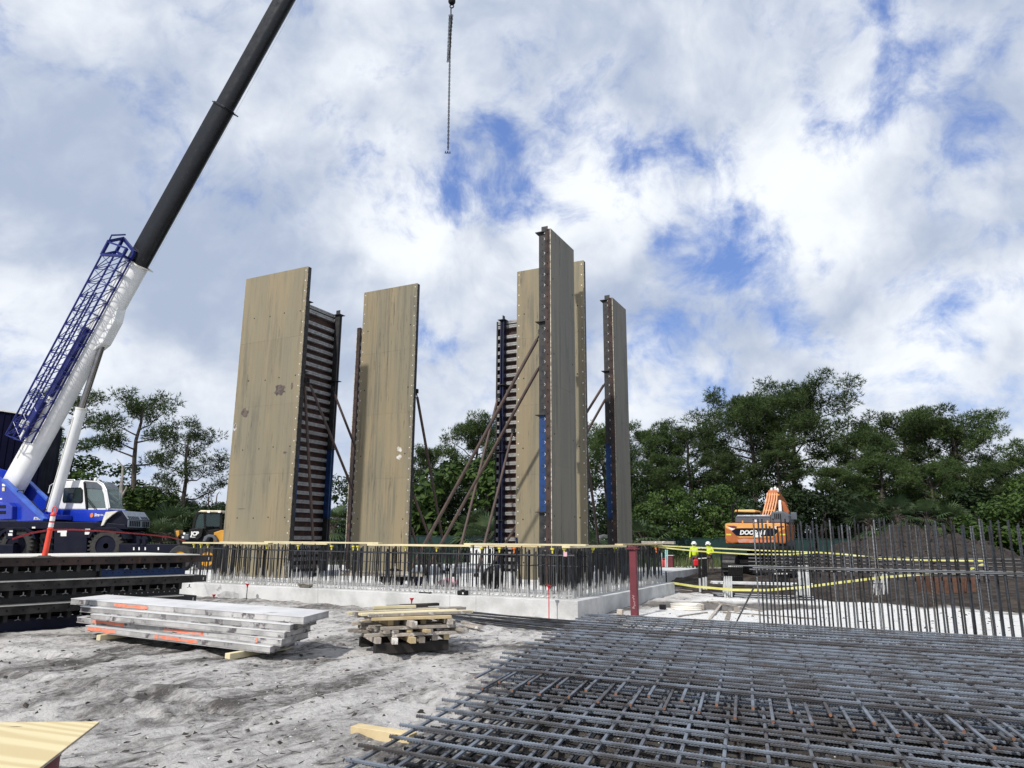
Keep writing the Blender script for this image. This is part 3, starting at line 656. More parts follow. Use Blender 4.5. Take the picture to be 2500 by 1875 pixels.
# ------------------------------------------------------------------ formwork panels
HP = 10.97
def form_panel(label, P0, A, N, width, face='ply', seams=None, rows=4.5, back=True, sbs=(.5,), blue=(0, 3.5), edge='rust', holes=True, group=None, seed=0, plugs=(1, 1), top_plate=True):
    """P0 base corner (world, on slab); A along width; N out of the plywood face; everything else stands behind the face"""
    rd = random.Random(seed); ax = (A, N, UP)
    t = thing('wall_form', label, 'form panel', P0+A*width/2, group)
    def L(a, n, z): return P0+A*a+N*n+UP*z
    seams = seams or [0, width/2, width]
    zr = [0, 1.05, 3.49, 5.93, 8.37, HP]
    for i in range(len(seams)-1):
        for j in range(len(zr)-1):
            a0, a1 = seams[i]+.0015, seams[i+1]-.0015; z0, z1 = zr[j]+.0015, zr[j+1]-.0015
            c = L((a0+a1)/2, -.010+rd.uniform(-.0015, .0015), (z0+z1)/2)
            me_ = MB().box((0, 0, 0), (a1-a0, .02, z1-z0), ax).mesh('plywood_sheet', (0, 0, 0), [M[face]])
            o = link('plywood_sheet', me_, None, t); o.location = tuple(c-worg(t))
    MB().box(L(width/2, -.031, HP/2), (width-.02, .018, HP-.02), ax).build('backing_sheet', M['ply_back'], t)
    for a in (.04, width-.04):
        MB().box(L(a, -.12, HP/2), (.075, .155, HP), ax).build('edge_channel', M[edge], t)
    # light plywood edges at the two sides
    for a in (-.004, width+.004):
        MB().box(L(a, -.014, HP/2), (.006, .026, HP-.01), ax).build('edge_strip', M['ply_edge'], t)
    # aluminium walers
    sec = [(-.04, 0), (-.04, .048), (-.058, .048), (-.058, .095), (-.04, .095), (-.04, .142), (-.20, .142), (-.20, .080), (-.188, .080), (-.188, .062), (-.20, .062), (-.20, 0)]
    zs = [.12, .42, .66, .9]+list(np.arange(1.25, HP-.5, .355))+[HP-.36, HP-.16]
    poly = [N*n+UP*z for n, z in sec]
    wme = MB().prism(poly, A*(width-.17)).mesh('waler', (0, 0, 0), [M['alu']])
    for z in zs:
        o = link('waler', wme, None, t); o.location = tuple(L(.085, 0, z)-worg(t))
    # strongbacks in three lengths with bolted splice plates
    cuts = [0, 2.1, 5.0, 7.95, HP-.04]
    for sbx in sbs:
        for k in range(len(cuts)-1):
            z0, z1 = cuts[k]+.012, cuts[k+1]-.012
            m_ = M['steel_blue'] if (blue is not None and k == blue) else M['steel_dark']
            g = MB()
            for q in (-.085, .085):
                g.box(L(sbx+q, -.335, (z0+z1)/2), (.012, .25, z1-z0), ax)
                for e in (-.215, -.455): g.box(L(sbx+q-math.copysign(.03, q), e, (z0+z1)/2), (.06, .012, z1-z0), ax)
            g.build('strongback', m_, t)
            hb = MB()
            for z in np.arange(z0+.15, z1-.1, .2):
                for q in (-.093, .093): hb.lathe(L(sbx+q, -.335, z)-A*math.copysign(.002, -q)*0, [(.016, -.002), (.016, .003)], 6, A)
            tag(hb.build('bolt_hole_row', M['hole'], t), kind='stuff')
        for z in cuts[1:]:
            MB().box(L(sbx, -.335, z), (.36, .44, .022), ax).build('splice_plate', M['steel_dark'], t)
        if top_plate: MB().box(L(sbx, -.30, HP+.10), (.014, .22, .20), ax).build('lifting_plate', M['steel_dark'], t)
        cl = MB()
        for z in zs:
            for q in (-.14, .14):
                b0 = L(sbx+q, -.205, z+.07); cl.beam(b0, b0-N*.035, .010, .03); cl.beam(b0-N*.015, b0-N*.055+UP*.04, .010, .010); cl.beam(b0-N*.015, b0-N*.055-UP*.04, .010, .010)
        tag(cl.build('waler_clamps', M['bright'], t), kind='stuff')
    # pale nail plugs by the edges, dark tie holes
    pg = MB()
    for e, on in zip((.075, width-.075), plugs):
        if on:
            for z in np.arange(.3, HP-.05, .39): pg.lathe(L(e, 0, z), [(.024, 0), (.022, .004)], 8, N)
    if pg.v: tag(pg.build('edge_plugs', M['bright'], t), kind='stuff')
    if holes:
        hl = MB()
        for z in (.55, 2.0, 4.4, 6.9, 9.3):
            for f_ in ((.2, .45, .68, .92) if width > 2.7 else (.1, .9)):
                hl.lathe(L(width*f_+rd.uniform(-.04, .04), 0, z+rd.uniform(-.03, .03)), [(.026, 0), (.026, .003)], 8, N)
        tag(hl.build('tie_holes', M['hole'], t), kind='stuff')
    ch = MB()
    for a in (-.006 + .04-.0385, width-.04+.0385):
        for z in np.arange(.2, HP, .37): ch.lathe(L(a, -.12, z), [(.02, -.003), (.02, .003)], 8, A)
    tag(ch.build('channel_holes', M['hole'], t), kind='stuff')
    return t, L
GP = 'tall formwork panels standing on the footing'
p1, L1 = form_panel('widest tan form panel with two dark scuffed patches, beside waler-backed panel', W(-14.68, 3.15, ZS+.025), E1, -E2, 3.07, seams=[0, 1.22, 2.44, 3.07], sbs=(.55, 2.5), edge='steel_dark', seed=1, plugs=(0, 1), top_plate=False)
p2, L2 = form_panel('tan form panel with two white patches low on its face', W(-11.56, 6.35, ZS+.025), E1, -E2, 2.54, seams=[0, .66, 1.3, 1.9, 2.54], sbs=(.45, 2.1), edge='steel_dark', seed=2, top_plate=False)
p3, L3 = form_panel('clean tan form panel half hidden behind the nearer grey panel', W(-5.0, 6.95, ZS+.025), E1, -E2, 2.6, seams=[0, 1.3, 2.6], sbs=(.45, 2.15), edge='steel_dark', seed=3, top_plate=False)
p4, L4 = form_panel('tallest-looking grey form panel set edge on, with blue strongback foot and two braces', W(-2.36, 4.0, ZS+.025), E2, E1, 1.95, 'ply_grey', seams=[0, .7, 1.35, 1.95], sbs=(.2, 1.6), blue=1, seed=4, plugs=(0, 0), holes=True)
p5, L5 = form_panel('narrow grey form panel set edge on, past the clean tan panel', W(-2.78, 11.2, ZS+.025), E2, E1, 1.75, 'ply_grey', seams=[0, .9, 1.75], sbs=(.2, 1.45), blue=1, seed=5, plugs=(0, 0))
p6, L6 = form_panel('form panel showing red-brown back and aluminium walers beside widest panel', W(-14.75, 8.35, ZS+.025), -E2, -E1, 2.6, seams=[0, 1.3, 2.6], sbs=(.15, 2.2), blue=1, edge='steel_dark', seed=6)
p7, L7 = form_panel('form panel seen edge on with dark channel beside panel with white patches', W(-15.0, 10.2, ZS+.025), E2, -E1, 2.4, seams=[0, 1.2, 2.4], sbs=(), edge='rust', seed=7)
p8, L8 = form_panel('form panel showing walers and navy strongback behind the clean tan panel', W(-8.62, 12.35, ZS+.025), E1, E2, 2.6, seams=[0, 1.3, 2.6], sbs=(.42, 2.1), blue=None, edge='steel_dark', seed=8)
for o in list(p8.children):
    if o.name.startswith('strongback'): o.data.materials[0] = M['steel_navy']
# scuffs and patches: thin torn films on the faces
def patch(parent, Lf, a, z, w_, h_, m, seed):
    r_ = random.Random(seed); k = 18
    pts = []
    for i in range(k):
        an = 2*math.pi*i/k; q = r_.uniform(.55, 1.0); pts.append(Lf(a+w_/2*math.cos(an)*q, .0005, z+h_/2*math.sin(an)*q))
    nrm = Lf(0, 1, 0)-Lf(0, 0, 0)
    MB().prism(pts, nrm*.0035).build('surface_patch', M[m], parent)
patch(p1, L1, 2.15, 6.45, .62, .52, 'patch', 1); patch(p1, L1, 2.72, 6.55, .14, .3, 'patch', 9); patch(p1, L1, .52, 5.75, .42, .40, 'patch', 2); patch(p1, L1, .10, 5.25, .20, .36, 'patch_light', 3); patch(p1, L1, .10, 5.27, .13, .24, 'patch', 13)
patch(p2, L2, 2.02, 4.55, .28, .26, 'patch_light', 4); patch(p2, L2, 2.02, 4.25, .28, .22, 'patch_light', 5)
patch(p1, L1, 2.62, 4.2, .2, .1, 'patch', 6); patch(p1, L1, .75, 2.3, .5, .035, 'patch', 7)

# ------------------------------------------------------------------ pipe braces
def brace(a, b_, label, r=.052):
    a = np.array(a); b_ = np.array(b_); t = thing('pipe_brace', label, 'pipe brace', b_, 'steel pipe braces propping the panels')
    d = unit(a-b_); MB().tube([b_+d*.25, a-d*.25], r, 12).build('pipe', M['pipe'], t, smooth=True)
    for q, s_ in ((a, -1), (b_, 1)):
        MB().tube([q, q+d*s_*.30], r*.5, 8).build('screw_end', M['steel_dark'], t)
        MB().box(q, (.16, .12, .16), (unit(np.cross(d, UP)), unit(np.cross(np.cross(d, UP), UP)), UP)).build('end_bracket', M['black'], t, bevel=.01)
    return t
def foot(p, q, z=ZS+.06):
    """follow the pixel line p->q onward to the slab"""
    lo, hi = 0., 8.
    best = None
    for y in np.linspace(q[1], 1445, 200):
        x = q[0]+(q[0]-p[0])/(q[1]-p[1])*(y-q[1]); yield x, y
def brace_in_s(p, q, s_, label):
    a = ons(*p, s_); b0 = ons(*q, s_); k = (ZS+.07-a[2])/(b0[2]-a[2]); brace(a, a+(b0-a)*k, label)
brace_in_s((1321, 811), (1037, 1327), 4.22, 'upper one of two long brown pipe braces on the tallest-looking grey panel')
brace_in_s((1323, 884), (1080, 1322), 5.6, 'lower one of two long brown pipe braces on the tallest-looking grey panel')
brace_in_s((1482, 927), (1428, 1014), 11.4, 'upper brown pipe brace on the narrow far grey panel')
brace_in_s((1485, 962), (1430, 1060), 12.6, 'lower brown pipe brace on the narrow far grey panel')
brace(ons(1217, 965, 11.85), atz(1107, 1405, ZS+.07), 'brown pipe brace with rusty head leaning to outer edge of waler panel')
brace(ons(1253, 1050, 11.85), atz(1163, 1405, ZS+.07), 'short brown pipe brace crossing the navy strongback')
brace(ons(1428, 1070, 7.35), atz(1470, 1396, ZS+.07), 'dark pipe brace behind the clean tan panel')
brace(ons(1016, 955, 6.8), atz(1094, 1392, ZS+.07), 'long dark pipe brace leaning behind the panel with white patches')
brace(ons(1004, 1195, 6.8), atz(1080, 1397, ZS+.07), 'pale worn pipe brace low behind the panel with white patches')
brace(ons(999, 1272, 6.75), atz(1040, 1402, ZS+.07), 'shortest dark pipe brace at foot of panel with white patches')
brace(ons(743, 928, 3.65), atz(769, 1404, ZS+.07), 'near-vertical dark pipe brace behind the widest panel')
brace(onx(752, 928, -14.15), atz(944, 1397, ZS+.07), 'pipe brace with pale collar crossing the waler-backed panel')
brace(onx(812, 950, -14.15), atz(985, 1391, ZS+.07), 'pipe brace leaning from far strongback of the waler-backed panel')
# blue prop post standing among the front bars
a = atz(1270, 1425, ZS+.03); b_ = onp(1261, 1312, a, E2)
tag(MB().tube([a, b_], .035, 8).build('prop_post', M['steel_navy'], None, a), 'short navy prop post leaning among front starter bars', 'post')

# rod stakes with red caps in front of the footing
for px, py, zt_ in ((522, 1458, .42), (604, 1432, .55), (1005, 1468, .52), (1340, 1437, .62)):
    p = onp(px, py, W(0, -.35, 0), E2); g = G(p[0], p[1])
    t = thing('stake', {522: 'short steel stake with red cap by stained left end of footing', 604: 'tall steel stake with red cap before footing beside concrete stain', 1005: 'steel stake with red cap behind the lumber pile', 1340: 'red-painted stake with red cap at near corner of footing'}[px], 'stake', (p[0], p[1], g))
    MB().tube([(p[0], p[1], g-.1), p], .011, 7).build('rod', M['red'] if px == 1340 else M['rebar_dark'], t)
    MB().lathe(p-UP*.03, [(.018, 0), (.022, .05), (.05, .09), (.055, .105), (.0, .106)], 12).build('cap', M['red'], t, smooth=True)
# red primed steel post
p = atz(1550, 1503, 0); t = thing('steel_post', 'dark red primed steel post with cap plate in front of footing', 'post', (p[0], p[1], G(p[0], p[1])))
hp = onp(1550, 1342, p, np.array([0, 1., 0]))[2]
g = MB(); ax = (E1, E2, UP)
g.box((p[0], p[1], (hp-.1)/2), (.16, .16, hp+.1), ax); g.build('post_shaft', M['maroon'], t, bevel=.012)
MB().box((p[0], p[1], hp+.02), (.26, .26, .025), ax).build('cap_plate', M['maroon'], t, bevel=.004)
MB().box((p[0], p[1], hp+.055), (.20, .20, .04), ax).build('cap_block', M['maroon'], t, bevel=.01)
f_ = E1*0-E2*.0815
cz = lambda u, h: np.array([p[0], p[1], 0])-E2*.0805+E1*u+UP*h
MB().tube([cz(-.02, .46), cz(.025, .44), cz(-.025, .41), cz(.02, .38), cz(.005, .35)], .004, 4).build('chalk_mark', M['reflect'], t)
MB().tube([cz(.0, .33), cz(.04, .30), cz(.01, .26), cz(.045, .24), cz(-.01, .20), cz(.03, .17), cz(-.03, .18)], .004, 4).build('chalk_mark', M['reflect'], t)
# second slab beyond, with red can and small red post
sl2 = thing('concrete_slab', 'lower pale concrete slab beyond the main footing with exposed side', 'slab', W(-3, 18, 0))
MB().prism([W(-16, 14.9, -.3), W(-2.35, 14.9, -.3), W(-2.35, 22.5, -.3), W(-16, 22.5, -.3)], (0, 0, .66)).build('slab', M['concrete'], sl2, bevel=.015)
c = atz(1622, 1384, .36); t = thing('gas_can', 'bright red plastic fuel can on the lower slab', 'fuel can', c)
MB().box(c+UP*.17, (.30, .24, .34)).build('can_body', M['red'], t, bevel=.05)
MB().tube([c+UP*.34+np.array([-.08, 0, 0]), c+UP*.43+np.array([-.06, 0, 0]), c+UP*.43+np.array([.06, 0, 0]), c+UP*.34+np.array([.08, 0, 0])], .018, 8).build('handle', M['red'], t)
MB().box(c+UP*.24+np.array([0, -.125, 0]), (.2, .006, .03)).build('embossed_band', M['delin'], t)
c = atz(1638, 1384, .3); t = thing('steel_post', 'short dark red steel post stub with pale cap plate', 'post', c)
MB().box(c+UP*.30, (.30, .26, .6), (E1, E2, UP)).build('post_shaft', M['maroon'], t, bevel=.02)
MB().box(c+UP*.62, (.38, .34, .03), (E1, E2, UP)).build('cap_plate', M['offwhite'], t)
for k, (px, m_, y1) in enumerate(((1615, 'aqua', 1350), (1625, 'aqua', 1342), (1629, 'aqua', 1342))):
    a = atz(px, 1386, .36); b_ = onp(px, y1, a, np.array([0, 1., 0])); tag(MB().tube([a, b_], .035, 8).build('pipe_stub', M[m_], None, a), 'upright pale aqua pipe stub on slab behind red can', 'pipe', 'aqua pipe stubs')
for k in range(9):
    px = 1603+k*3.2+random.uniform(-1, 1); a = atz(px, 1377, .36); b_ = onp(px-2, 1318+random.uniform(0, 6), a, np.array([0, 1., 0]))
    tag(MB().tube([a, b_], .014, 6).build('dowel_bar', M['rebar_dark'], None, a), 'thin upright dowel bar on slab behind the red can', 'dowel', 'dowel bars on the lower slab')
c = onp(1604, 1342, W(.1, 8.3, 0), E2); tag(MB().box(c, (.17, .006, .17), (unit(E1+UP), E2, unit(UP-E1))).build('warning_sign', M['caporange'], None, c), 'small orange diamond sign hung from tape at footing corner', 'sign')
# ------------------------------------------------------------------ rebar mats stacked in the foreground
AA = math.radians(27.5); AB = math.radians(17.6)
MA = np.array([math.cos(AA), -math.sin(AA), 0]); MBd = np.array([math.sin(AB), math.cos(AB), 0])   # bar directions
ME = np.array([math.sin(math.radians(16.8)), math.cos(math.radians(16.8)), 0])
M0 = np.array([1.47, 14.13, 0])                 # far corner of the top mats
RB = .0142; LA, LBt, LBl = 9.0, 6.65, 8.2
bar_a = rebar_mesh('mat_bar', LA, RB, M['rebar'], True, .027, 6)
bar_bt = rebar_mesh('mat_bar', LBt, RB, M['rebar'], True, .027, 6)
bar_bl = rebar_mesh('mat_bar', LBl, RB, M['rebar'], True, .027, 6)
bar_al, bar_bd = [rebar_mesh('mat_bar', q, RB, M['rebar_shaded'], True, .027, 6) for q in (LA, LBl)]; bar_btd = rebar_mesh('mat_bar', LBt, RB, M['rebar_shaded'], True, .027, 6)
def rebar_mat_thing(label, org, z, nb_a, bar_b, LB, seed, sp=.318, bar_a=bar_a):
    r_ = random.Random(seed); t = thing('rebar_mat', label, 'rebar mat', (org[0], org[1], z), 'rebar mats stacked on timber')
    k = 0
    for i in range(int(LA/.30)):
        p = org+MA*(.20+.30*i)+MBd*r_.uniform(-.05, .05); put('bar', bar_b, t, (p[0], p[1], z+RB+r_.uniform(-.002, .002)), MBd*-1+UP*r_.uniform(-.0006, .0006))
    for j in range(nb_a):
        p = org-ME*(.10+sp*j)+MA*r_.uniform(-.07, .05); put('bar', bar_a, t, (p[0], p[1], z+3.05*RB+r_.uniform(-.002, .003)), MA+UP*r_.uniform(-.0008, .0008))
    # tie wire loops at some crossings
    tw = MB()
    for j in range(nb_a):
        for i in range(0, int(LA/.30), 1):
            if r_.random() < .55:
                c = org+MA*(.20+.30*i)-MBd*(.10+sp*j); c = np.array([c[0], c[1], z+2.2*RB]); q = unit(MA+MBd*r_.choice((-1, 1)))
                if c[1] > 2.5 and c[0] < .75*c[1]+.5: tw.tube([c-q*.022-UP*.012, c-q*.016+UP*.028, c+q*.016+UP*.028, c+q*.03+UP*(.02+.03*r_.random())], .0022, 3, False)
    if tw.v: tag(tw.build('tie_wires', M['debris'], t), kind='stuff')
    return t
low = M0-ME*1.15+MA*.02
z0 = .030; dz = .0585
rebar_mat_thing('lowest rebar mat of the stack, almost on the sand', low+MA*.20-MBd*.02, z0, 26, bar_bd, LBl, 10, bar_a=bar_al)
rebar_mat_thing('rebar mat next above the lowest one', low+MA*.16+MBd*.15, z0+dz, 26, bar_bd, LBl, 9, bar_a=bar_al)
rebar_mat_thing('third rebar mat up, near ends bundled with its neighbours', low+MA*.17-ME*.16, z0+2*dz, 25, bar_bl, LBl, 11)
rebar_mat_thing('uppermost of the lower mats, nearest bars fully exposed', low+MA*.05-MBd*.0, z0+3*dz, 26, bar_bl, LBl, 13)
rebar_mat_thing('rebar mat lying just under the topmost mat', M0+MA*.15-ME*.10, z0+4*dz, 19, bar_bt, LBt, 14)
rebar_mat_thing('topmost rebar mat, set back from the mats below', M0, z0+5*dz, 20, bar_bt, LBt, 15)
a = atz(866, 1784, .05); board('timber_block', a, a+MA*.62, .12, .10, M['lumber'], 'square pale timber block sticking out under the rebar mats', None, 'timber')

# ------------------------------------------------------------------ upright rebar curtain behind the mats
CU0 = atz(1846, 1520, 0.0)*0; base = M0+MBd*.45
cur = thing('rebar_cage', 'upright curtain of dark starter bars with cross bars behind rebar mats', 'rebar cage', (base[0]+4, base[1]-2, 0))
vb = [rebar_mesh('upright_bar', 2.13+d_, .0155, M['rebar_dark'], True, .022, 6) for d_ in (0, .09, -.04, .05)]
def line_at(px):   # where the pixel column meets the curtain line at z=.35
    p = atz(px, 1400, .9); nn = np.array([MA[1], -MA[0], 0]); return onp(px, 1420, base, nn)
x = 1850.0; i = 0
while x < 2720:
    p = line_at(x); row = i % 2; q = np.array([p[0], p[1], -.12])+MBd*(.0 if row else .13)+MBd*random.uniform(-.015, .015)
    put('upright_bar', vb[random.randrange(4)], cur, q, (random.gauss(0, .003), random.gauss(0, .003), 1)); i += 1
    x += random.choice((9, 9.5, 10))*(1.0+.25*(x-1850)/650)
a = line_at(1800); b_ = line_at(2720)
def curt(px, z, off): p = line_at(px)+MBd*off; return np.array([p[0], p[1], z])
long_bar('cross_bar', curt(1788, 1.275, -.02), curt(2760, 1.255, -.02), .0135, M['rebar_dark'], cur)
long_bar('cross_bar', curt(1840, 1.245, -.02), curt(2760, 1.235, -.02), .0135, M['rebar_dark'], cur)
for z in (1.21, 1.275, 1.345, 1.405, 1.46):
    long_bar('cross_bar', curt(1829+random.uniform(-3, 3), z, .165), curt(2860, z-.01, .165), .0145, M['rebar_dark'], cur)
# slanting prop bar
a = atz(1790, 1535, .02); b_ = line_at(1843); tag(MB().tube([a, np.array([b_[0], b_[1], .95])], .016, 7).build('prop_bar', M['rebar_dark'], None, a), 'single steel bar slanting up to end of the rebar curtain', 'bar')
# loose bars bundled on the ground by the footing
bn = thing('rebar_bundle', 'bundle of long dark bars lying on ground before the footing', 'rebar bundle', atz(1200, 1520, 0))
for k in range(13):
    a = atz(1085+random.uniform(-8, 60), 1497+k*1.6, 0); b_ = atz(1520, 1534+k*2.6, 0)
    a[2] = G(a[0], a[1])+.045+.02*(k % 3); b_[2] = G(b_[0], b_[1])+.05+.02*((k+1) % 3); MB().tube([a, (a+b_)/2+UP*.0, b_], .017, 7).build('bar', M['rebar_dark'], bn, smooth=True)
for k in range(2):
    a = atz(1130+k*9, 1522+9*k, .03); b_ = atz(1172, 1533+4*k, .03); board('offcut', a+UP*.03, b_+UP*.03, .10, .035, M['lumber_old'], 'flat offcut board on sand beside the lumber pile', 'offcuts on the sand', 'offcut')

# ------------------------------------------------------------------ stack of laid-down form gangs at left
SA = np.array([-9.25, 13.0, 0]); SG = unit((2.35, 3.25, 0)); SWd = np.array([-SG[1], SG[0], 0])
def gang(label, z, off, Lr, Ll, blue, seed):
    """form panel laid flat: channel edge on top, aluminium beam ends, strongback underneath"""
    r_ = random.Random(seed); t = thing('laid_form_panel', label, 'form panel', SA+SG*(1)+UP*z, 'form panels stacked flat')
    O = SA+SWd*off; ax = (SG, SWd, UP); mid = (Lr-Ll)/2; LL = Lr+Ll
    def Q(a, n, h): return O+SG*a+SWd*n+UP*(z+h)
    MB().box(Q(mid, 1.2, .445), (LL, 2.4, .02), ax).build('plywood_sheet', M['offwhite'], t)
    for n in (.04, 2.36):
        g = MB(); g.box(Q(mid, n, .357), (LL, .012, .15), ax); g.box(Q(mid, n+.03, .426), (LL, .06, .012), ax); g.box(Q(mid, n+.03, .288), (LL, .06, .012), ax)
        g.build('edge_channel', M['rust_grey' if seed != 1 else 'rust'], t)
    hl = MB()
    for a in np.arange(-Ll+.1, Lr, .26): hl.lathe(Q(a, .034, .357), [(.02, -.003), (.02, .003)], 8, SWd)
    tag(hl.build('channel_holes', M['hole'], t), kind='stuff')
    # dark new splice at the right end
    MB().box(Q(Lr+.16, .5, .357), (.34, .9, .14), ax).build('end_channel', M['steel_dark'], t)
    MB().box(Q(Lr+.25, .045, .357), (.02, .006, .06), ax).build('slot', M['bright'], t)
    me_ = MB().box((0, 0, 0), (.07, 2.2, .13), ax).mesh('joist', (0, 0, 0), [M['steel_dark']])
    for a in np.arange(-Ll+.2, Lr, .36):
        o = link('joist', me_, None, t); o.location = tuple(Q(a, 1.25, .215)-worg(t))
    cl = MB()
    for a in np.arange(-Ll+.38, Lr, .36):
        b0 = Q(a, .10, .215); cl.box(b0, (.010, .03, .06), ax); cl.beam(b0-UP*.025, b0-UP*.042+SG*.05, .015, .008); cl.beam(b0-UP*.025, b0-UP*.042-SG*.05, .015, .008)
    tag(cl.build('joist_clamps', M['alu'], t), kind='stuff')
    for k, (s0, s1, mm) in enumerate(((-Ll, 1.9+.2*seed, 'steel_dark' if seed != 3 else 'steel_navy'), (1.93+.2*seed, Lr-.12, blue))):
        for n in (.32, 1.9):
            g = MB(); c = Q((s0+s1)/2, n, .07); Lk = s1-s0
            g.box(c, (Lk, .012, .20), ax); g.box(c+UP*.105-SWd*.03, (Lk, .07, .012), ax); g.box(c-UP*.105-SWd*.03, (Lk, .07, .012), ax); g.build('strongback', M[mm], t)
    hb = MB()
    for a in np.arange(2.1+.2*seed, Lr-.15, .12): hb.lathe(Q(a, .312, .10), [(.012, -.002), (.012, .002)], 6, SWd)
    tag(hb.build('bolt_hole_row', M['bright'] if seed == 2 else M['hole'], t), kind='stuff')
    MB().box(Q(1.95+.2*seed, .30, .07), (.03, .10, .26), ax).build('splice_plate', M['steel_dark'], t)
    MB().box(Q(-.05, .22, .0), (.05, .08, .36), ax).build('leg_plate', M['rust_grey'], t)
    return t
gang('lowest laid form panel with navy strongback, on the sand', .03, .14, 3.9, 5, 'steel_navy', 3)
gang('middle laid form panel with weathered channel edge', .46, .06, 4.05, 5, 'steel_dark', 2)
gang('top laid form panel with rusty channel edge and blue strongback', .89, .0, 4.1, 5, 'steel_blue', 1)
STZ = .89+.455
MB().box(SA+SG*3.9+SWd*1.2+UP*.20, (.9, 1.9, .07), (SG, SWd, UP)).build('steel_skid', M['steel_dark'], None, SA+SG*3.9+SWd*1.2); tag(bpy.data.objects['steel_skid'], 'black steel skid sticking out under the laid form panels', 'skid')
# delineator post on the stack
c = onp(108, 1362, np.array([0, 0, STZ]), UP); d = thing('delineator_post', 'leaning orange delineator post with two white bands on laid panels', 'delineator', c)
ln = unit((.075, 0, 1)); up_ = lambda h: c+ln*h
MB().lathe(c, [(.20, 0), (.20, .012), (.10, .03), (.085, .04)], 20).build('rubber_base', M['rust_grey'], d, smooth=True)
DS_ = .86
MB().lathe(c+UP*.02, [(r_*DS_, h_*DS_) for r_, h_ in [(.052, 0), (.050, .1), (.047, .52), (.056, .53), (.056, .55), (.045, .56), (.044, .80), (.052, .81), (.05, .84), (.025, .87)]], 16, ln).build('tube', M['delin'], d, smooth=True)
for h in (.575, .70): MB().lathe(c+UP*.02, [(.0475*DS_, h*DS_), (.047*DS_, (h+.09)*DS_)], 16, ln, False).build('reflective_band', M['reflect'], d, smooth=True)
a = c+ln*.86*DS_; MB().tube([a-np.array([.03, 0, 0]), a+UP*.09-np.array([.028, 0, 0]), a+UP*.125-np.array([.01, 0, 0]), a+UP*.125+np.array([.016, 0, 0]), a+UP*.09+np.array([.036, 0, 0]), a+np.array([.034, 0, 0])], .010, 7).build('loop_handle', M['delin'], d, smooth=True)
# red ribbon
pts = [(30, 1318, 12.9), (75, 1304, 13.3), (120, 1296, 14), (180, 1295, 15.5), (260, 1299, 17.5), (340, 1305, 19.5), (410, 1312, 21), (452, 1322, 22.3)]
pw = [aty(*q) for q in pts]; tag(MB().ribbon(pw, (0, 0, .035), .003).build('danger_tape', M['redtape'], None, pw[0]), 'twisted red danger tape strung past the crane wheels', 'tape')

# ------------------------------------------------------------------ grey slabs stacked on timber
PN = unit((.13, .99, 0))
def plank(lpx, rpx, zt_, th, wd_, label, marks=()):
    """front top edge given by two pixels at height zt_; ends run back along PN"""
    a = atz(*lpx, zt_); b_ = atz(*rpx, zt_); PD = unit(b_-a); Lp = np.linalg.norm(b_-a); fr = b_-UP*th; z = zt_-th
    t = thing('form_slab', label, 'form slab', (a+b_)/2+PN*wd_/2-UP*th, 'grey slabs stacked on timber')
    def sl(u0, u1, n0, n1, z0, z1): return [a+PD*u0+PN*n0-UP*(zt_-z0), a+PD*u1+PN*n0-UP*(zt_-z0), a+PD*u1+PN*n1-UP*(zt_-z0), a+PD*u0+PN*n1-UP*(zt_-z0)], UP*(z1-z0)
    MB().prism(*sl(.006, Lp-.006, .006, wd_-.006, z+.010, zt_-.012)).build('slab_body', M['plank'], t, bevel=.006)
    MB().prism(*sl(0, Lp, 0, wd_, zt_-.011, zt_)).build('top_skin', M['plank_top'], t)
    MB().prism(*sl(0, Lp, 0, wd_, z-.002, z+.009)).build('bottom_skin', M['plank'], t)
    for (u, l_, h_, sl_) in marks:
        p = a+PD*u-UP*th*.5-PN*.0005+PN*.003
        r_ = random.Random(int(u*100)); pts = []
        for k in range(13): pts.append(p+PD*l_*(k/12)+UP*(h_*.55+r_.uniform(-.008, .008)+sl_*k/12))
        for k in range(12, -1, -1): pts.append(p+PD*l_*(k/12)+UP*(-h_*.55+r_.uniform(-.010, .010)+sl_*k/12))
        MB().prism(pts, PN*.004).build('paint_mark', M['spray'], t)
    return t
th = .094
plank((209, 1527), (660, 1579), .20, th, .85, 'lowest grey slab on timbers with orange paint at left end', ((.05, .85, .05, .0), (1.95, .09, .06, 0), (2.06, .95, .04, -.01)))
plank((188, 1506), (688, 1561), .30, th, .95, 'second slab up, dark stained with long orange paint stripes', ((.5, .95, .045, .0), (2.55, 1.0, .035, .0), (3.5, .06, .06, 0), (4.75, .03, .07, 0)))
plank((221, 1498.5), (695, 1543), .398, th, .95, 'middle slab of the five, bare edge with no paint')
plank((196, 1480), (709, 1525), .496, th, .98, 'second slab from top, plain pale grey edge')
plank((173, 1461), (742, 1506), .60, th+.006, .98, 'top grey slab with pale scuffed upper face and orange paint', ((1.3, .95, .045, -.005), ))
PDd = unit(atz(660, 1597, .1)-atz(209, 1543, .1))
for px, py, lab in ((240, 1557, 'pale timber dunnage under grey slabs, near their painted end'), (555, 1603, 'pale timber dunnage under grey slabs, toward the lumber pile')):
    p = atz(px, py, .055); board('dunnage', p, p+unit((.45, .9, 0))*1.2, .10, .085, M['lumber_pale'], lab, None, 'timber')

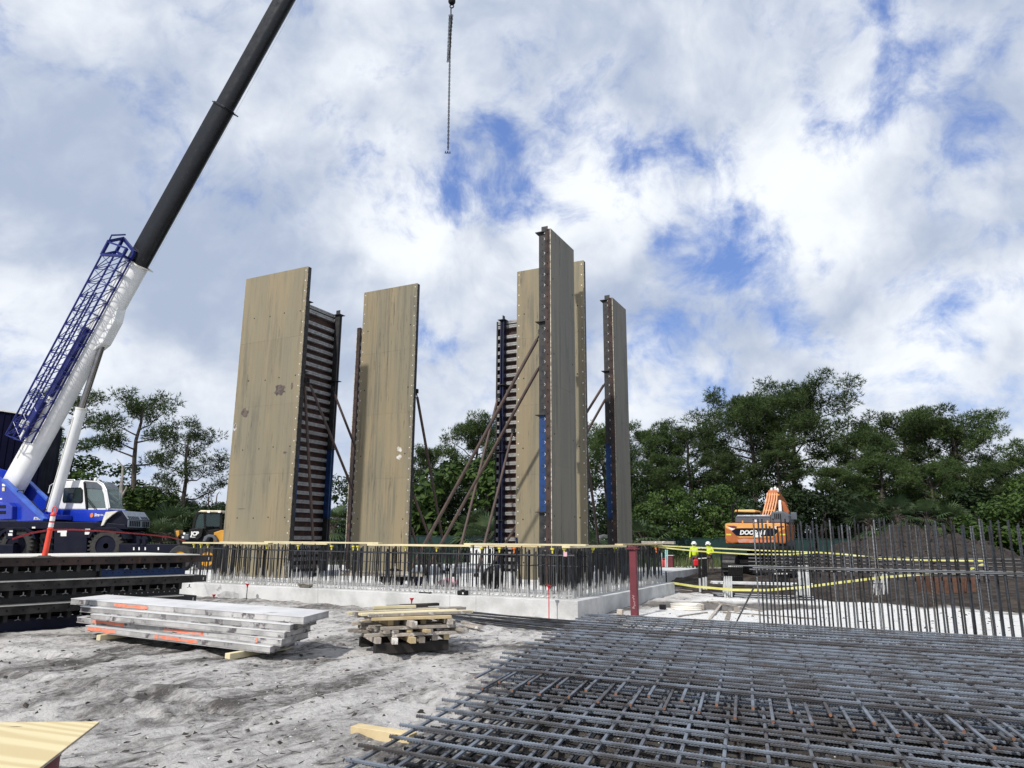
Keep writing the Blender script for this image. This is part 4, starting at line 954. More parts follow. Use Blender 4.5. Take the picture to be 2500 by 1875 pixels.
# ------------------------------------------------------------------ lumber pile
LC = atz(985, 1572, .10); LC = np.array([LC[0], LC[1]+.20, 0])
la = unit((.86, .42, 0)); lbv = np.array([-la[1], la[0], 0])
GL = 'lumber offcuts piled crosswise'
def stick(c, d, L_, w_, h_, m, lab):
    d = unit(d); board('lumber_piece', c-d*L_/2, c+d*L_/2, w_, h_, m, lab, GL, 'lumber', .003)
z = .02
for k in (-.42, .42):
    c = LC+lbv*k; board('black_block', np.array([c[0], c[1], .085])-la*.62, np.array([c[0], c[1], .085])+la*.55, .13, .15, M['lumber_dark'], 'black timber block under the lumber pile', 'black blocks under the lumber', 'timber', .006)
z = .17; lay = 0
rl = random.Random(3)
while z < .52:
    d, o = (la, lbv) if lay % 2 else (lbv, la)
    n_ = 9 if lay % 2 else 8; h_ = .045 if lay % 4 else .085
    for k in range(n_):
        if rl.random() < .12: continue
        u = (k-(n_-1)/2)*(.125 if lay % 2 else .165)+rl.uniform(-.03, .03)
        c = LC+o*u+d*rl.uniform(-.22, .22); c = np.array([c[0], c[1], z+h_/2])
        dd = unit(d+o*rl.uniform(-.22, .22)); mm = M['lumber_old'] if rl.random() < .86 else M['lumber']
        stick(c, dd, rl.uniform(1.05, 1.45) if lay % 2 else rl.uniform(.95, 1.25), .088, h_, mm, 'weathered offcut inside the crosswise lumber pile')
    z += h_+.004; lay += 1
for k in range(9):
    u = (k-4)*.105; dd = unit(la+lbv*rl.uniform(-.09, .09)); c = LC+lbv*u+la*rl.uniform(-.2, .3); c = np.array([c[0], c[1], z+.022])
    stick(c, dd, rl.uniform(1.35, 1.75), .09, .04, M['lumber_pale'] if k in (1, 2, 3, 5) else M['lumber_old'], 'long pale board on top of the lumber pile' if k in (1, 2, 3, 5) else 'long grey weathered board on top of the lumber pile')
z += .045
for k in range(3):
    c = LC+lbv*(.32+.1*k)-la*(.1-.25*k); c = np.array([c[0], c[1], z+.024]); stick(c, unit(la+lbv*.1*(k-1)), .7, .09, .045, M['lumber_dark'] if k else M['lumber_pale'], 'dark short offcut on back of the lumber pile' if k else 'pale short offcut on back of the lumber pile')

# ------------------------------------------------------------------ plywood sheet on a red reel, bottom left
pz = .40; q1, q2, q3 = atz(243, 1763, pz), atz(60, 1905, pz), atz(-260, 1768, pz)
uX = unit(q1-q2); uY = np.array([-uX[1], uX[0], 0]); 
pt = thing('plywood_table', 'fresh yellow plywood sheet lying over a dark red reel', 'plywood', q1*np.array([1, 1, 0]))
ed = unit(q1-q3)
s_me = MB(); c_ = q1-ed*1.22-unit(q1-q2)*.61
cor = [q1, q1-ed*2.44, q1-ed*2.44-uX*1.22, q1-uX*1.22]
for k in range(3):
    m_ = 'plywood_new' if k == 2 else 'lumber_old'
    MB().prism([p_-UP*(.006*(2-k)) for p_ in cor], UP*.0055).build('veneer_sheet' if k == 2 else 'core_ply', M[m_], pt)
c = q1-ed*.52-uX*.66; c[2] = 0
MB().lathe((c[0], c[1], 0), [(.30, .0), (.30, .05), (.17, .06), (.17, .16), (.40, .20), (.44, .22), (.44, .33), (.46, .34), (.46, .385)], 32).build('reel', M['redround'], pt, smooth=True)

# ------------------------------------------------------------------ trench gear at right: conduits, dowel cages, tubs
YV = np.array([0, 1., 0])
def upright(name, px, py, ytop, z, r, m, label, cat, group=None, parent=None):
    a = atz(px, py, z); b_ = onp(px-(py-ytop)*.06*(px-1300)/600, ytop, a, YV)
    o = MB().tube([a-UP*.3, b_], r, 9).build(name, M[m], parent, a if parent is None else None, smooth=True)
    if parent is None: tag(o, label, cat, group)
    return a, b_
def conduit_pair(px, py, ytop, lab):
    a = atz(px, py, -.05); t = thing('conduit_stub', lab, 'conduit', a, 'black conduit stubs'); b_ = onp(px-2, ytop, a, YV); k = a+(b_-a)*.28
    MB().tube([a-UP*.3, k], .042, 10).build('white_sleeve', M['conduit'], t, smooth=True); MB().tube([k, b_], .046, 10).build('black_pipe', M['black'], t, smooth=True)
    q = a+(b_-a)*.74; MB().lathe(q, [(.05, 0), (.05, .03)], 10).build('tape_band', M['label_white'], t); MB().lathe(b_-UP*.03, [(.048, 0), (.05, .05)], 10).build('end_cap', M['conduit'], t)
for px in (1709, 1718, 1724): conduit_pair(px, 1440-(px-1710)*.3, 1338, 'tall black conduit stub with white sleeve beside the workers')
def dowel_cage(px, py, ytop, wpx, n, m, label, hoops=True):
    a = atz(px, py, -.05); t = thing('dowel_cage', label, 'dowel cage', a)
    for k in range(n):
        for row in (0, 1):
            q = atz(px-wpx/2+wpx*k/(n-1), py, -.05)+YV*.35*row; b_ = onp(px-wpx/2+wpx*k/(n-1)-1, ytop, q, YV)
            MB().tube([q-UP*.3, b_], .028, 7).build('dowel', M[m], t, smooth=True)
            if m == 'black' : MB().lathe(b_, [(.03, 0), (.03, .05)], 7).build('dowel_tip', M['label_white'], t)
    if hoops:
        for f in (.45, .97):
            l_ = atz(px-wpx/2-2, py, -.05); r_ = atz(px+wpx/2+2, py, -.05); h = onp(px, py+(ytop-py)*f, l_, YV)[2]
            MB().tube([(l_[0], l_[1], h), (r_[0], r_[1], h), (r_[0], r_[1]+.35, h), (l_[0], l_[1]+.35, h), (l_[0], l_[1], h)], .018, 6).build('hoop', M['rebar_dark'], t)
dowel_cage(1797, 1428, 1384, 32, 8, 'black', 'black dowel cage with pale tips standing in the dark soil')
dowel_cage(1905, 1425, 1402, 34, 7, 'black', 'low black dowel cage behind the rebar curtain')
dowel_cage(1964, 1470, 1380, 24, 5, 'conduit', 'tall cluster of grey conduits behind rebar curtain')
dowel_cage(1778, 1465, 1407, 16, 4, 'conduit', 'cluster of grey conduits with hoop at pit edge')
dowel_cage(2152, 1448, 1397, 26, 4, 'conduit', 'white conduit cluster standing on the white sand')
for (x0, y0, x1, y1, m_, lab) in ((1740, 1428, 1990, 1434, 'conduit', 'bundle of long grey conduits lying across the pit'), (1742, 1458, 1990, 1468, 'rebar_dark', 'dark perforated strut lying low across the pit')):
    a = atz(x0, y0, .0); b_ = atz(x1, y1, .0); t = thing('conduit_bundle', lab, 'conduits', a)
    for k in range(5 if m_ == 'conduit' else 2): MB().tube([a+UP*(.06+.05*(k % 2))+YV*.09*k, b_+UP*(.06+.05*(k % 2))+YV*.09*k], .035, 8).build('pipe', M[m_], t, smooth=True)
for px, y0, y1 in ((1763, 1425, 1341), (1987, 1445, 1335), (2402, 1425, 1368), (1628, 1440, 1395)):
    a = atz(px, y0, 0); b_ = onp(px-2, y1, a, YV); tag(MB().tube([a-UP*.3, b_], .028, 7).build('tape_stake', M['black'], None, a), {1763: 'thin black stake holding tape in front of the excavator', 1987: 'black stake where two caution tapes meet', 2402: 'stake holding tape end before the soil mound', 1628: 'stubby black stake at end of footing holding tape'}[px], 'stake')
# white plastic tub with open side
c = atz(1678, 1486, 0); c[2] = G(c[0], c[1])-.02
mb = MB(); n = 28; R = .40; pr = [(0, .0), (.02, .05), (.03, .14), (.05, .24), (.0, .27)]
ring = []
tubv = []; 
for k in range(n+1):
    a = math.radians(-15)+math.radians(338)*k/n
    for (dr, h) in ((0, 0), (.02, .012), (.012, .06), (.022, .066), (.014, .115), (.03, .12), (.03, .13), (.01, .13), (0, .12), (-.01, .012)):
        tubv.append(c+np.array([(R+dr)*math.cos(a)*1.0, (R+dr)*.95*math.sin(a), h]))
kk = 10; fs = []
for k in range(n):
    for j in range(kk): fs.append((k*kk+j, k*kk+(j+1) % kk, (k+1)*kk+(j+1) % kk, (k+1)*kk+j))
mb._add(tubv, fs); tag(mb.build('plastic_ring', M['pvc'], None, c, smooth=True), 'low cream plastic ring lying open on the white sand', 'ring')
for (x0, y0, x1, y1, w_, h_) in ((1728, 1467, 1860, 1490, .08, .03), (1765, 1493, 1990, 1508, .06, .03), (1655, 1504, 1726, 1492, .05, .03), (1733, 1510, 1760, 1478, .06, .02), (1775, 1512, 1783, 1482, .10, .03)):
    a = atz(x0, y0, .03); b_ = atz(x1, y1, .03); a[2] = G(a[0], a[1])+.02; b_[2] = G(b_[0], b_[1])+.02
    board('scrap_board', a, b_, w_, h_, M['lumber_old'], 'thin weathered scrap board lying on the white sand', 'scrap boards on the white sand', 'board')
for px, py, s_ in ((1618, 1482, .16), (1711, 1482, .2), (1800, 1489, .14), (1514, 1494, .14)):
    c = atz(px, py, .06); tag(MB().box(c, (s_, s_*.7, .12), (E1, E2, UP)).build('wood_block', M['lumber_old' if px != 1618 else 'black'], None, c-UP*.06, bevel=.01), {1618: 'black lump of wood on sand beside cream ring', 1711: 'wood block at open end of cream ring', 1800: 'wood block on sand by the slanting bar', 1514: 'small grey wood block against footing side'}[px], 'wood block')
a = atz(1620, 1434, 0); board('timber_sheet', atz(1636, 1437, .12), atz(1676, 1441, .05), .6, .03, M['lumber_old'], 'weathered wooden sheet tilted at end of footing', None, 'board')
# brown form box
c = atz(2310, 1442, 0); t = thing('form_box', 'rust brown steel trench box on edge of white sand', 'box', c)
for k, (dx, dy, sx, sy) in enumerate(((0, -.5, 1.55, .04), (0, .5, 1.55, .04), (-.76, 0, .04, 1.0), (.76, 0, .04, 1.0))): MB().box(c+np.array([dx, dy, .2]), (sx, sy, .62)).build('side_wall', M['brownwood'], t)
for dx in (-.45, .35): MB().beam(c+np.array([dx, -.56, .0]), c+np.array([dx+.06, -.56, .45]), .05, .05).build('stiffener', M['brownwood'], t)
MB().box(c+np.array([0, 0, .51]), (1.5, .9, .02)).build('cover_panel', M['black'], t)
# caution tapes
def tape(pts, label, wd_=.042):
    pw = [aty(*q) for q in pts]; fine = []
    for a, b_ in zip(pw[:-1], pw[1:]):
        for k in range(4): fine.append(a+(b_-a)*k/4)
    fine.append(pw[-1]); tag(MB().ribbon(fine, (0, .01, wd_), .003).build('caution_tape', M['caution'], None, pw[0]), label, 'caution tape', 'yellow caution tapes')
tape([(1592, 1333, 23.8), (1700, 1338, 24.5), (1850, 1345, 25), (1990, 1350, 24.8)], 'upper of two yellow tapes from footing corner to black stake')
tape([(1592, 1336, 23.8), (1700, 1347, 24.3), (1830, 1355, 24.6), (1930, 1355, 24.7), (1990, 1351, 24.8)], 'lower sagging yellow tape from footing corner to black stake')
tape([(1990, 1350, 24.8), (2060, 1355, 24), (2150, 1365, 23.4), (2260, 1370, 23), (2404, 1371, 22.7)], 'yellow tape strung from black stake past the soil mound', .05)
tape([(2404, 1371, 22.7), (2402, 1380, 22.7), (2370, 1392, 22.6)], 'loose hanging end of yellow tape', .07)
tape([(1630, 1424, 24.8), (1700, 1435, 23.5), (1790, 1443, 22.5), (1870, 1444, 22), (1960, 1437, 22), (2060, 1424, 22.2), (2160, 1412, 22.5), (2260, 1404, 22.8), (2350, 1404, 23)], 'low yellow tape sagging across the pit in front of conduits', .07)
# ------------------------------------------------------------------ rough-terrain crane
CY = 41.0                                       # near side of the carrier
GCR = .30
PHI = math.radians(24); CD = np.array([math.cos(PHI), -math.sin(PHI), 0]); CN = np.array([math.sin(PHI), math.cos(PHI), 0])
CP = aty(120, 1300, CY+1.6)
def cr(px, py, k=0.0): return onp(px, py, CP+CN*k, CN)       # pixel onto the boom plane shifted by k
def cy(px, py, d=0.0): return aty(px, py, CY+d)              # pixel onto the carrier's near side
crane = thing('mobile_crane', 'blue and white rough-terrain crane with raised black boom', 'crane', (CP[0], CP[1], GCR))
def cprism(name, pts, k0, th, m, parent=crane, bevel=.02, fn=cr, vec=CN):
    return MB().prism([fn(x, y, k0) for x, y in pts], vec*th).build(name, M[m], parent, bevel=bevel)
YA = np.array([0, 1., 0])
def bprism(name, pts, d0, th, m, parent=crane, bevel=.02): return cprism(name, pts, d0, th, m, parent, bevel, cy, YA)
# carrier
chs = bprism('chassis', [(-60, 1286), (215, 1287), (300, 1292), (330, 1300), (330, 1350), (295, 1352), (210, 1358), (128, 1358), (90, 1352), (-60, 1350)], .75, 1.7, 'navy')
bprism('deck', [(-60, 1275), (0, 1272), (255, 1276), (305, 1281), (310, 1292), (-60, 1290)], .0, 3.2, 'navy')
bprism('side_box', [(132, 1291), (213, 1291), (211, 1354), (130, 1354)], -.02, .9, 'navy', bevel=.04)
bprism('ladder_recess', [(98, 1300), (130, 1296), (128, 1352), (96, 1352)], .25, .6, 'black')
for y in (1312, 1328, 1344): bprism('ladder_step', [(96, y), (131, y), (131, y+3), (96, y+3)], .05, .25, 'navy', bevel=0)
for x0 in (-8, 212):
    pts = [(x0+a, b) for a, b in ((0, 1312), (8, 1298), (24, 1288), (70, 1287), (88, 1298), (95, 1316), (90, 1316), (82, 1302), (66, 1293), (28, 1294), (14, 1302), (6, 1314))]
    bprism('fender', pts, -.10, 3.4, 'navy', bevel=.01)
# front hood with grille
hood = bprism('engine_hood', [(252, 1279), (262, 1258), (280, 1248), (297, 1247), (312, 1269), (311, 1288), (300, 1292)], .1, 2.5, 'navy')
def hq(p, q, f0_, f1_, g0, g1):    # patch on the hood's end faces: f across the depth, g down the edge p->q
    A0 = cy(*p, .1); B0_ = cy(*q, .1); e_ = B0_-A0; o_ = unit(np.cross(YA, e_)); o_ = o_ if o_[0] > 0 else -o_
    return [A0+e_*g_+YA*2.5*f_+o_*.004 for f_, g_ in ((f0_, g0), (f1_, g0), (f1_, g1), (f0_, g1))], o_
for p_, q_, nm in (((297, 1247), (312, 1269), 'hood_panel'), ((312, 1269), (311, 1288), 'grille_panel')):
    pts_, o_ = hq(p_, q_, .0, 1, .03, .97); MB().prism(pts_, o_*.03).build(nm, M['grille'], hood, bevel=.01)
    sl_ = MB()
    for k in range(11):
        if k == 6: continue
        pts_, o_ = hq(p_, q_, .06+k*.082, .06+k*.082+.06, .62 if nm == 'hood_panel' else .12, .93 if nm == 'hood_panel' else .85); sl_.prism([p__+o_*.028 for p__ in pts_], o_*.006)
    tag(sl_.build('grille_slots', M['navy'], hood), kind='stuff')
bprism('rear_hood_plate', [(258, 1250), (288, 1247), (272, 1258), (258, 1270), (252, 1282), (246, 1284), (253, 1262)], -.1, .12, 'offwhite', bevel=.005)
# outriggers
ob = bprism('outrigger_beam', [(290, 1327), (452, 1329), (452, 1346), (425, 1352), (290, 1352)], -.15, .55, 'navy')
for x in (325, 338, 353, 385): bprism('reflector', [(x, 1336), (x+3, 1336), (x+3, 1343), (x, 1343)], -.17, .02, 'label_white', ob, 0)
for x in (333, 347): bprism('outrigger_bracket', [(x, 1309), (x+4, 1309), (x+8, 1316), (x+8, 1330), (x, 1330)], -.2, .3, 'navy', ob, .005)
bprism('outrigger_foot', [(428, 1352), (446, 1352), (446, 1366), (428, 1366)], -.05, .4, 'navy', ob)
bprism('rear_outrigger_box', [(-60, 1328), (32, 1330), (31, 1357), (-60, 1357)], -.5, .6, 'navy')
jb = bprism('rear_control_box', [(15, 1291), (31, 1291), (33, 1298), (31, 1316), (14, 1316)], -.6, .3, 'navy', bevel=.03)
for x, y, w_, h_ in ((23, 1295, 8, 4), (20, 1302, 10, 6)): bprism('sticker', [(x, y), (x+w_, y), (x+w_, y+h_), (x, y+h_)], -.62, .015, 'label_white', jb, 0)
for x, y, w_, h_ in ((140, 1295, 23, 5), (148, 1300, 14, 9), (208, 1291, 12, 6), (207, 1299, 12, 6), (78, 1286, 8, 4)): bprism('sticker', [(x, y), (x+w_, y), (x+w_, y+h_), (x, y+h_)], -.04, .015, 'label_white', chs, 0)
# wheels
def wheel(px, py, R, near, nm='wheel'):
    c = cy(px, py, 0 if near else 2.45); c[2] = GCR+R-.02; t = MB()
    prof = [(R*.60, -.34), (R*.86, -.36), (R*.96, -.30), (R, -.20), (R, .20), (R*.96, .30), (R*.86, .36), (R*.60, .34)]
    cc = c+YA*.38
    o = t.lathe(cc, prof, 40, YA, False).build(nm, M['tyre'], crane, smooth=True)
    lg = MB()
    for k in range(26):
        for s_ in (-1, 1):
            a = 2*math.pi*(k+.5*(s_ > 0))/26; rv = np.array([math.cos(a), 0, math.sin(a)]); tv = np.array([-math.sin(a), 0, math.cos(a)])
            lg.box(cc+rv*(R+.015)+YA*s_*.17, (.09, .36, .075), (tv, YA, rv))
            lg.box(cc+rv*(R*.93)+YA*s_*.345, (.09, .05, .16), (tv, YA, rv))
    lg.build('tread_lugs', M['tyre'], o)
    MB().lathe(cc, [(R*.60, -.30), (R*.57, -.32), (R*.52, -.30), (R*.50, -.12), (R*.28, -.10), (R*.24, -.26), (R*.16, -.30), (.01, -.30)], 28, YA).build('rim', M['navy'], o, smooth=True)
    bl = MB()
    for k in range(12): a = 2*math.pi*k/12; bl.lathe(cc+np.array([math.cos(a), 0, math.sin(a)])*R*.35+YA*-.12, [(.025, -.05), (.025, .05)], 6, YA)
    tag(bl.build('wheel_nuts', M['steel_dark'], o), kind='stuff')
for near in (True, False):
    wheel(256, 1334, .94, near); wheel(36, 1334, .94, near)
# turret
tur = cprism('turret', [(-120, 1228), (30, 1226), (150, 1232), (240, 1240), (240, 1272), (-120, 1274)], .9, 1.3, 'blue')
pl_ = [(-120, 1120), (-30, 1145), (6, 1170), (104, 1264), (106, 1272), (-120, 1274)]
np_ = cprism('side_plate', pl_, -.85, .10, 'blue')
MB().prism([cr(5, 1168, -1.0), cr(106, 1266, -1.0), cr(103, 1272, -1.0), cr(2, 1174, -1.0)], CN*.32).build('plate_flange', M['blue_light'], np_, bevel=.01)
np2 = cprism('side_plate', [(-120, 1110), (20, 1150), (66, 1174), (114, 1222), (112, 1262), (-120, 1264)], .62, .1, 'blue')
MB().prism([cr(64, 1171, .55), cr(115, 1220, .55), (cr(113, 1224, .55)), cr(62, 1175, .55)], CN*.26).build('plate_flange', M['blue_light'], np2, bevel=.01)
cprism('turret_floor', [(-120, 1252), (118, 1256), (118, 1268), (-120, 1270)], -.75, 1.4, 'blue')
lb_ = cprism('turret_locker', [(-120, 1226), (20, 1227), (29, 1236), (28, 1268), (-120, 1270)], -1.15, .3, 'blue', bevel=.04)
for y in (1233, 1247): cprism('louvre', [(-60, y), (13, y), (13, y+8), (-60, y+8)], -1.17, .03, 'navy', lb_, 0)
for x, y, w_, h_, m_ in ((5, 1181, 8, 6, 'label_white'), (5, 1190, 6, 9, 'cream'), (-4, 1216, 9, 4, 'label_white')): cprism('sticker', [(x, y), (x+w_, y), (x+w_, y+h_), (x, y+h_)], -.875, .015, m_, np_, 0)
X_ = CD; o_ = cr(82, 1269, -.87)
text_part('unit_number', 'RT612', .22, o_, CD, UP, M['label_white'], np_, .006, bold=.006)
MB().tube([cr(42, 1206, -.9), cr(43, 1198, -.9), cr(57, 1197, -.9), cr(58, 1207, -.9)], .03, 6).build('grab_rail', M['navy'], np_)
for dx in (0, 3, 6): MB().tube([cr(72+dx, 1223, -.6), cr(88+dx, 1240, -.7), cr(100+dx, 1251, -.55), cr(112+dx, 1240, -.2), cr(116+dx, 1215, .2)], .025, 6).build('hydraulic_hose', M['black'], tur)
# cab
cab = cprism('cab_body', [(112, 1243), (122, 1206), (140, 1180), (158, 1174), (200, 1172), (206, 1178), (212, 1244)], .75, 1.25, 'white', bevel=.06)
low_ = cprism('cab_lower', [(112, 1243), (262, 1244), (264, 1256), (252, 1272), (232, 1276), (135, 1272), (112, 1262)], .72, 1.3, 'blue', bevel=.05)
FRM = [(204, 1172), (238, 1175), (252, 1184), (260, 1206), (265, 1240), (262, 1247), (256, 1247), (258, 1238), (253, 1206), (246, 1188), (234, 1181), (208, 1178)]
fr_ = cprism('windshield_frame', FRM, .78, .09, 'white', bevel=.01); cprism('windshield_frame', FRM, 1.86, .09, 'white', bevel=.01)
cprism('sill', [(208, 1241), (262, 1241), (262, 1246), (208, 1246)], .78, 1.15, 'white', bevel=.005)
cprism('windshield', [(208, 1179), (235, 1182), (246, 1189), (252, 1206), (257, 1240), (212, 1241)], .80, .02, 'glass_pale', bevel=0)
cprism('front_glass', [(246, 1187), (252, 1188), (259, 1207), (263, 1240), (261, 1241), (257, 1207)], .87, .98, 'glass_pale', bevel=0)
cprism('far_window', [(210, 1180), (235, 1182), (246, 1190), (252, 1206), (256, 1240), (214, 1240)], 1.85, .02, 'glass_pale', bevel=0)
cprism('roof_visor', [(205, 1174), (236, 1177), (247, 1186), (251, 1195), (210, 1192)], .77, 1.1, 'exgrey', bevel=.02)
wf = cprism('side_window', [(157, 1191), (196, 1190), (201, 1196), (201, 1224), (197, 1228), (153, 1227), (152, 1222), (155, 1196)], .70, .06, 'black', cab, .02)
cprism('pane', [(159, 1193), (195, 1192), (199, 1197), (199, 1223), (196, 1226), (156, 1225), (157, 1197)], .685, .02, 'glass_dark', wf, 0)
cprism('door_pillar', [(203, 1176), (208, 1179), (213, 1243), (209, 1243)], .72, .1, 'black', cab, .005)
cprism('seat', [(214, 1222), (228, 1222), (230, 1241), (212, 1241)], 1.1, .5, 'black', cab, .03)
for a, b in (((212, 1214), (236, 1244)), ((210, 1217), (231, 1243))): MB().tube([cr(*a, .74), cr(*b, .74)], .022, 5).build('wiper_arm', M['black'], cab)
MB().tube([cr(158, 1176, .9), cr(160, 1171, .9), cr(182, 1171, .9), cr(185, 1177, .9)], .025, 6).build('roof_rail', M['white'], cab)
MB().tube([cr(238, 1173, .75), cr(252, 1181, .75), cr(260, 1196, .75), cr(268, 1240, .75)], .028, 6).build('guard_rail', M['white'], cab)
MB().tube([cr(118, 1204, .7), cr(122, 1186, .7), cr(134, 1178, .7)], .03, 6).build('mirror_arm', M['white'], cab)
MB().lathe(cr(233, 1174, 1.2), [(.10, 0), (.09, .12), (.07, .17), (.02, .2)], 10).build('beacon', M['label_white'], cab, smooth=True)
MB().lathe(cr(166, 1158, .9), [(.09, 0), (.11, .1), (.05, .18)], 10).build('work_light', M['label_white'], cab, smooth=True); MB().tube([cr(160, 1176, .9), cr(166, 1157, .9)], .03, 6).build('light_post', M['white'], cab)
MB().lathe(cr(224, 1258, .715), [(.13, 0), (.13, .012)], 16, -CN).build('logo_dot', M['caporange'], low_)
text_part('logo_name', 'Sims', .24, cr(230, 1260.5, .71), CD, UP, M['label_white'], low_, .006, shear=.15, bold=.006)
for k in (0, 1): cprism('logo_line', [(245, 1255.6+2.2*k), (252+k, 1255.6+2.2*k), (252+k, 1256.6+2.2*k), (245, 1256.6+2.2*k)], .71, .01, 'label_white', low_, 0)
# operator
def person(name, label, base, face, mats, pose, h=1.76, parent_hat=True, group=None, sit=False, hood=False):
    """continuous skinned body, clothing layers as children; pose = dict of joint positions in body frame (x right, y forward, z up)"""
    t = thing(name, label, 'person', base, group)
    fy = unit((face[0], face[1], 0)); fx = np.array([fy[1], -fy[0], 0]); b0 = np.array(base, float)
    def Wp(p): return b0+fx*p[0]*h+fy*p[1]*h+UP*p[2]*h
    J = dict(pel=(0, 0, .52), wst=(0, 0, .61), chs=(0, .01, .73), nek=(0, .01, .835), hd0=(0, .015, .875), hd1=(0, .02, .955),
             shl=(-.105, 0, .80), shr=(.105, 0, .80), ell=(-.14, -.01, .63), elr=(.14, -.01, .63), wrl=(-.13, .06, .49), wrr=(.13, .06, .49),
             hpl=(-.052, 0, .51), hpr=(.052, 0, .51), knl=(-.06, .02, .28), knr=(.06, .02, .28), anl=(-.06, -.01, .045), anr=(.06, -.01, .045), tol=(-.07, .085, .02), tor=(.07, .085, .02))
    J.update(pose)
    R = dict(pel=.085, wst=.075, chs=.088, nek=.034, hd0=.045, hd1=.05, shl=.045, shr=.045, ell=.030, elr=.030, wrl=.020, wrr=.020, hpl=.058, hpr=.058, knl=.038, knr=.038, anl=.025, anr=.025, tol=.022, tor=.022)
    def skin(nm, names, edges, m, k=1.0, add=0.0, root=None):
        me_ = bpy.data.meshes.new(nm); org = worg(t)
        me_.from_pydata([tuple(Wp(J[q])-org) for q in names], [(names.index(a), names.index(b_)) for a, b_ in edges], [])
        o = link(nm, me_, M[m], t); sk = o.modifiers.new('skin', 'SKIN'); sk.use_smooth_shade = True
        for i, q in enumerate(names):
            v = me_.skin_vertices[0].data[i]; rr_ = (R[q]*k+add)*h; v.radius = (rr_, rr_*(.72 if q in ('pel', 'wst', 'chs') else 1)); v.use_root = q == (root or names[0])
        sb_ = o.modifiers.new('sub', 'SUBSURF'); sb_.levels = 1; sb_.render_levels = 2
        return o
    full = ['pel', 'wst', 'chs', 'nek', 'hd0', 'hd1', 'shl', 'ell', 'wrl', 'shr', 'elr', 'wrr', 'hpl', 'knl', 'anl', 'tol', 'hpr', 'knr', 'anr', 'tor']
    ed = [('pel', 'wst'), ('wst', 'chs'), ('chs', 'nek'), ('nek', 'hd0'), ('hd0', 'hd1'), ('chs', 'shl'), ('shl', 'ell'), ('ell', 'wrl'), ('chs', 'shr'), ('shr', 'elr'), ('elr', 'wrr'),
          ('pel', 'hpl'), ('hpl', 'knl'), ('knl', 'anl'), ('anl', 'tol'), ('pel', 'hpr'), ('hpr', 'knr'), ('knr', 'anr'), ('anr', 'tor')]
    skin('body', full, ed, 'skin', .8)
    skin('jacket', ['pel', 'wst', 'chs', 'shl', 'ell', 'wrl', 'shr', 'elr', 'wrr'], [('pel', 'wst'), ('wst', 'chs'), ('chs', 'shl'), ('shl', 'ell'), ('ell', 'wrl'), ('chs', 'shr'), ('shr', 'elr'), ('elr', 'wrr')], mats[0], 1.02, .006)
    skin('trousers', ['pel', 'hpl', 'knl', 'anl', 'hpr', 'knr', 'anr'], [('pel', 'hpl'), ('hpl', 'knl'), ('knl', 'anl'), ('pel', 'hpr'), ('hpr', 'knr'), ('knr', 'anr')], mats[1], .98, .007)
    for a, b_ in (('anl', 'tol'), ('anr', 'tor')):
        p, q = Wp(J[a]), Wp(J[b_]); MB().tube([p-fy*.05-UP*.02, p+UP*.02, q+fy*.03+UP*.0], [.05, .055, .04], 8).build('boot', M['boot'], t, smooth=True)
    for sd, wr, el in ((-1, 'wrl', 'ell'), (1, 'wrr', 'elr')):
        p = Wp(J[wr]); d_ = unit(p-Wp(J[el])); s_, n_, _ = unit(np.cross(d_, UP)+1e-6), None, None; n_ = np.cross(s_, d_)
        hb = MB(); hb.sphere(p+d_*.05, .04, 8, 6, (1, 1, 1))
        for k, (o_f, L_) in enumerate(((-.03, .07), (-.01, .082), (.01, .078), (.03, .062))): q = p+d_*.075+s_*o_f; hb.tube([q, q+d_*L_*.55, q+d_*L_*.85+n_*-.03], [.0105, .0095, .007], 5)
        q = p+d_*.03+s_*-.04*sd; hb.tube([q, q+d_*.035-s_*.02*sd, q+d_*.06-s_*.015*sd], [.012, .011, .008], 5); hb.build('hand', M['skin'], t, smooth=True)
    hc = Wp((J['hd0'][0]*.4+J['hd1'][0]*.6, J['hd0'][1]*.4+J['hd1'][1]*.6, J['hd0'][2]*.45+J['hd1'][2]*.55)); hu = unit(Wp(J['hd1'])-Wp(J['hd0'])+1e-9)
    fc = MB(); fc.sphere(hc+fy*.105-UP*.01, .018, 6, 5, (1, 1, 1.4)); fc.build('nose', M['skin'], t, smooth=True)
    for s_ in (-1, 1): MB().sphere(hc+fx*.034*s_+fy*.088+UP*.015, .012, 6, 5).build('eye', M['black'], t); MB().sphere(hc+fx*.088*s_, .025, 6, 5, (.4, .8, 1.2)).build('ear', M['skin'], t, smooth=True)
    MB().box(hc+fy*.092-UP*.05, (.045, .012, .01), (fx, fy, UP)).build('mouth', M['maroon'], t)
    if hood: MB().sphere(hc-UP*.09-fy*.03, .13, 10, 7, (1.0, 1.0, .8)).build('hood', M[mats[0]], t, smooth=True)
    if parent_hat:
        a = hc+hu*.045; MB().lathe(a, [(.155, -.005), (.15, .005), (.125, .012), (.125, .05), (.105, .10), (.06, .13), (.0, .138)], 18, hu).build('hard_hat', M['label_white'], t, smooth=True)
        MB().box(a+fy*.15+hu*.0, (.16, .09, .012), (fx, fy, hu)).build('hat_brim', M['label_white'], t, bevel=.004)
    else: MB().sphere(hc+hu*.03-fy*.02, .112, 12, 8, (1, 1, .9)).build('hair', M['black'], t, smooth=True)
    return t
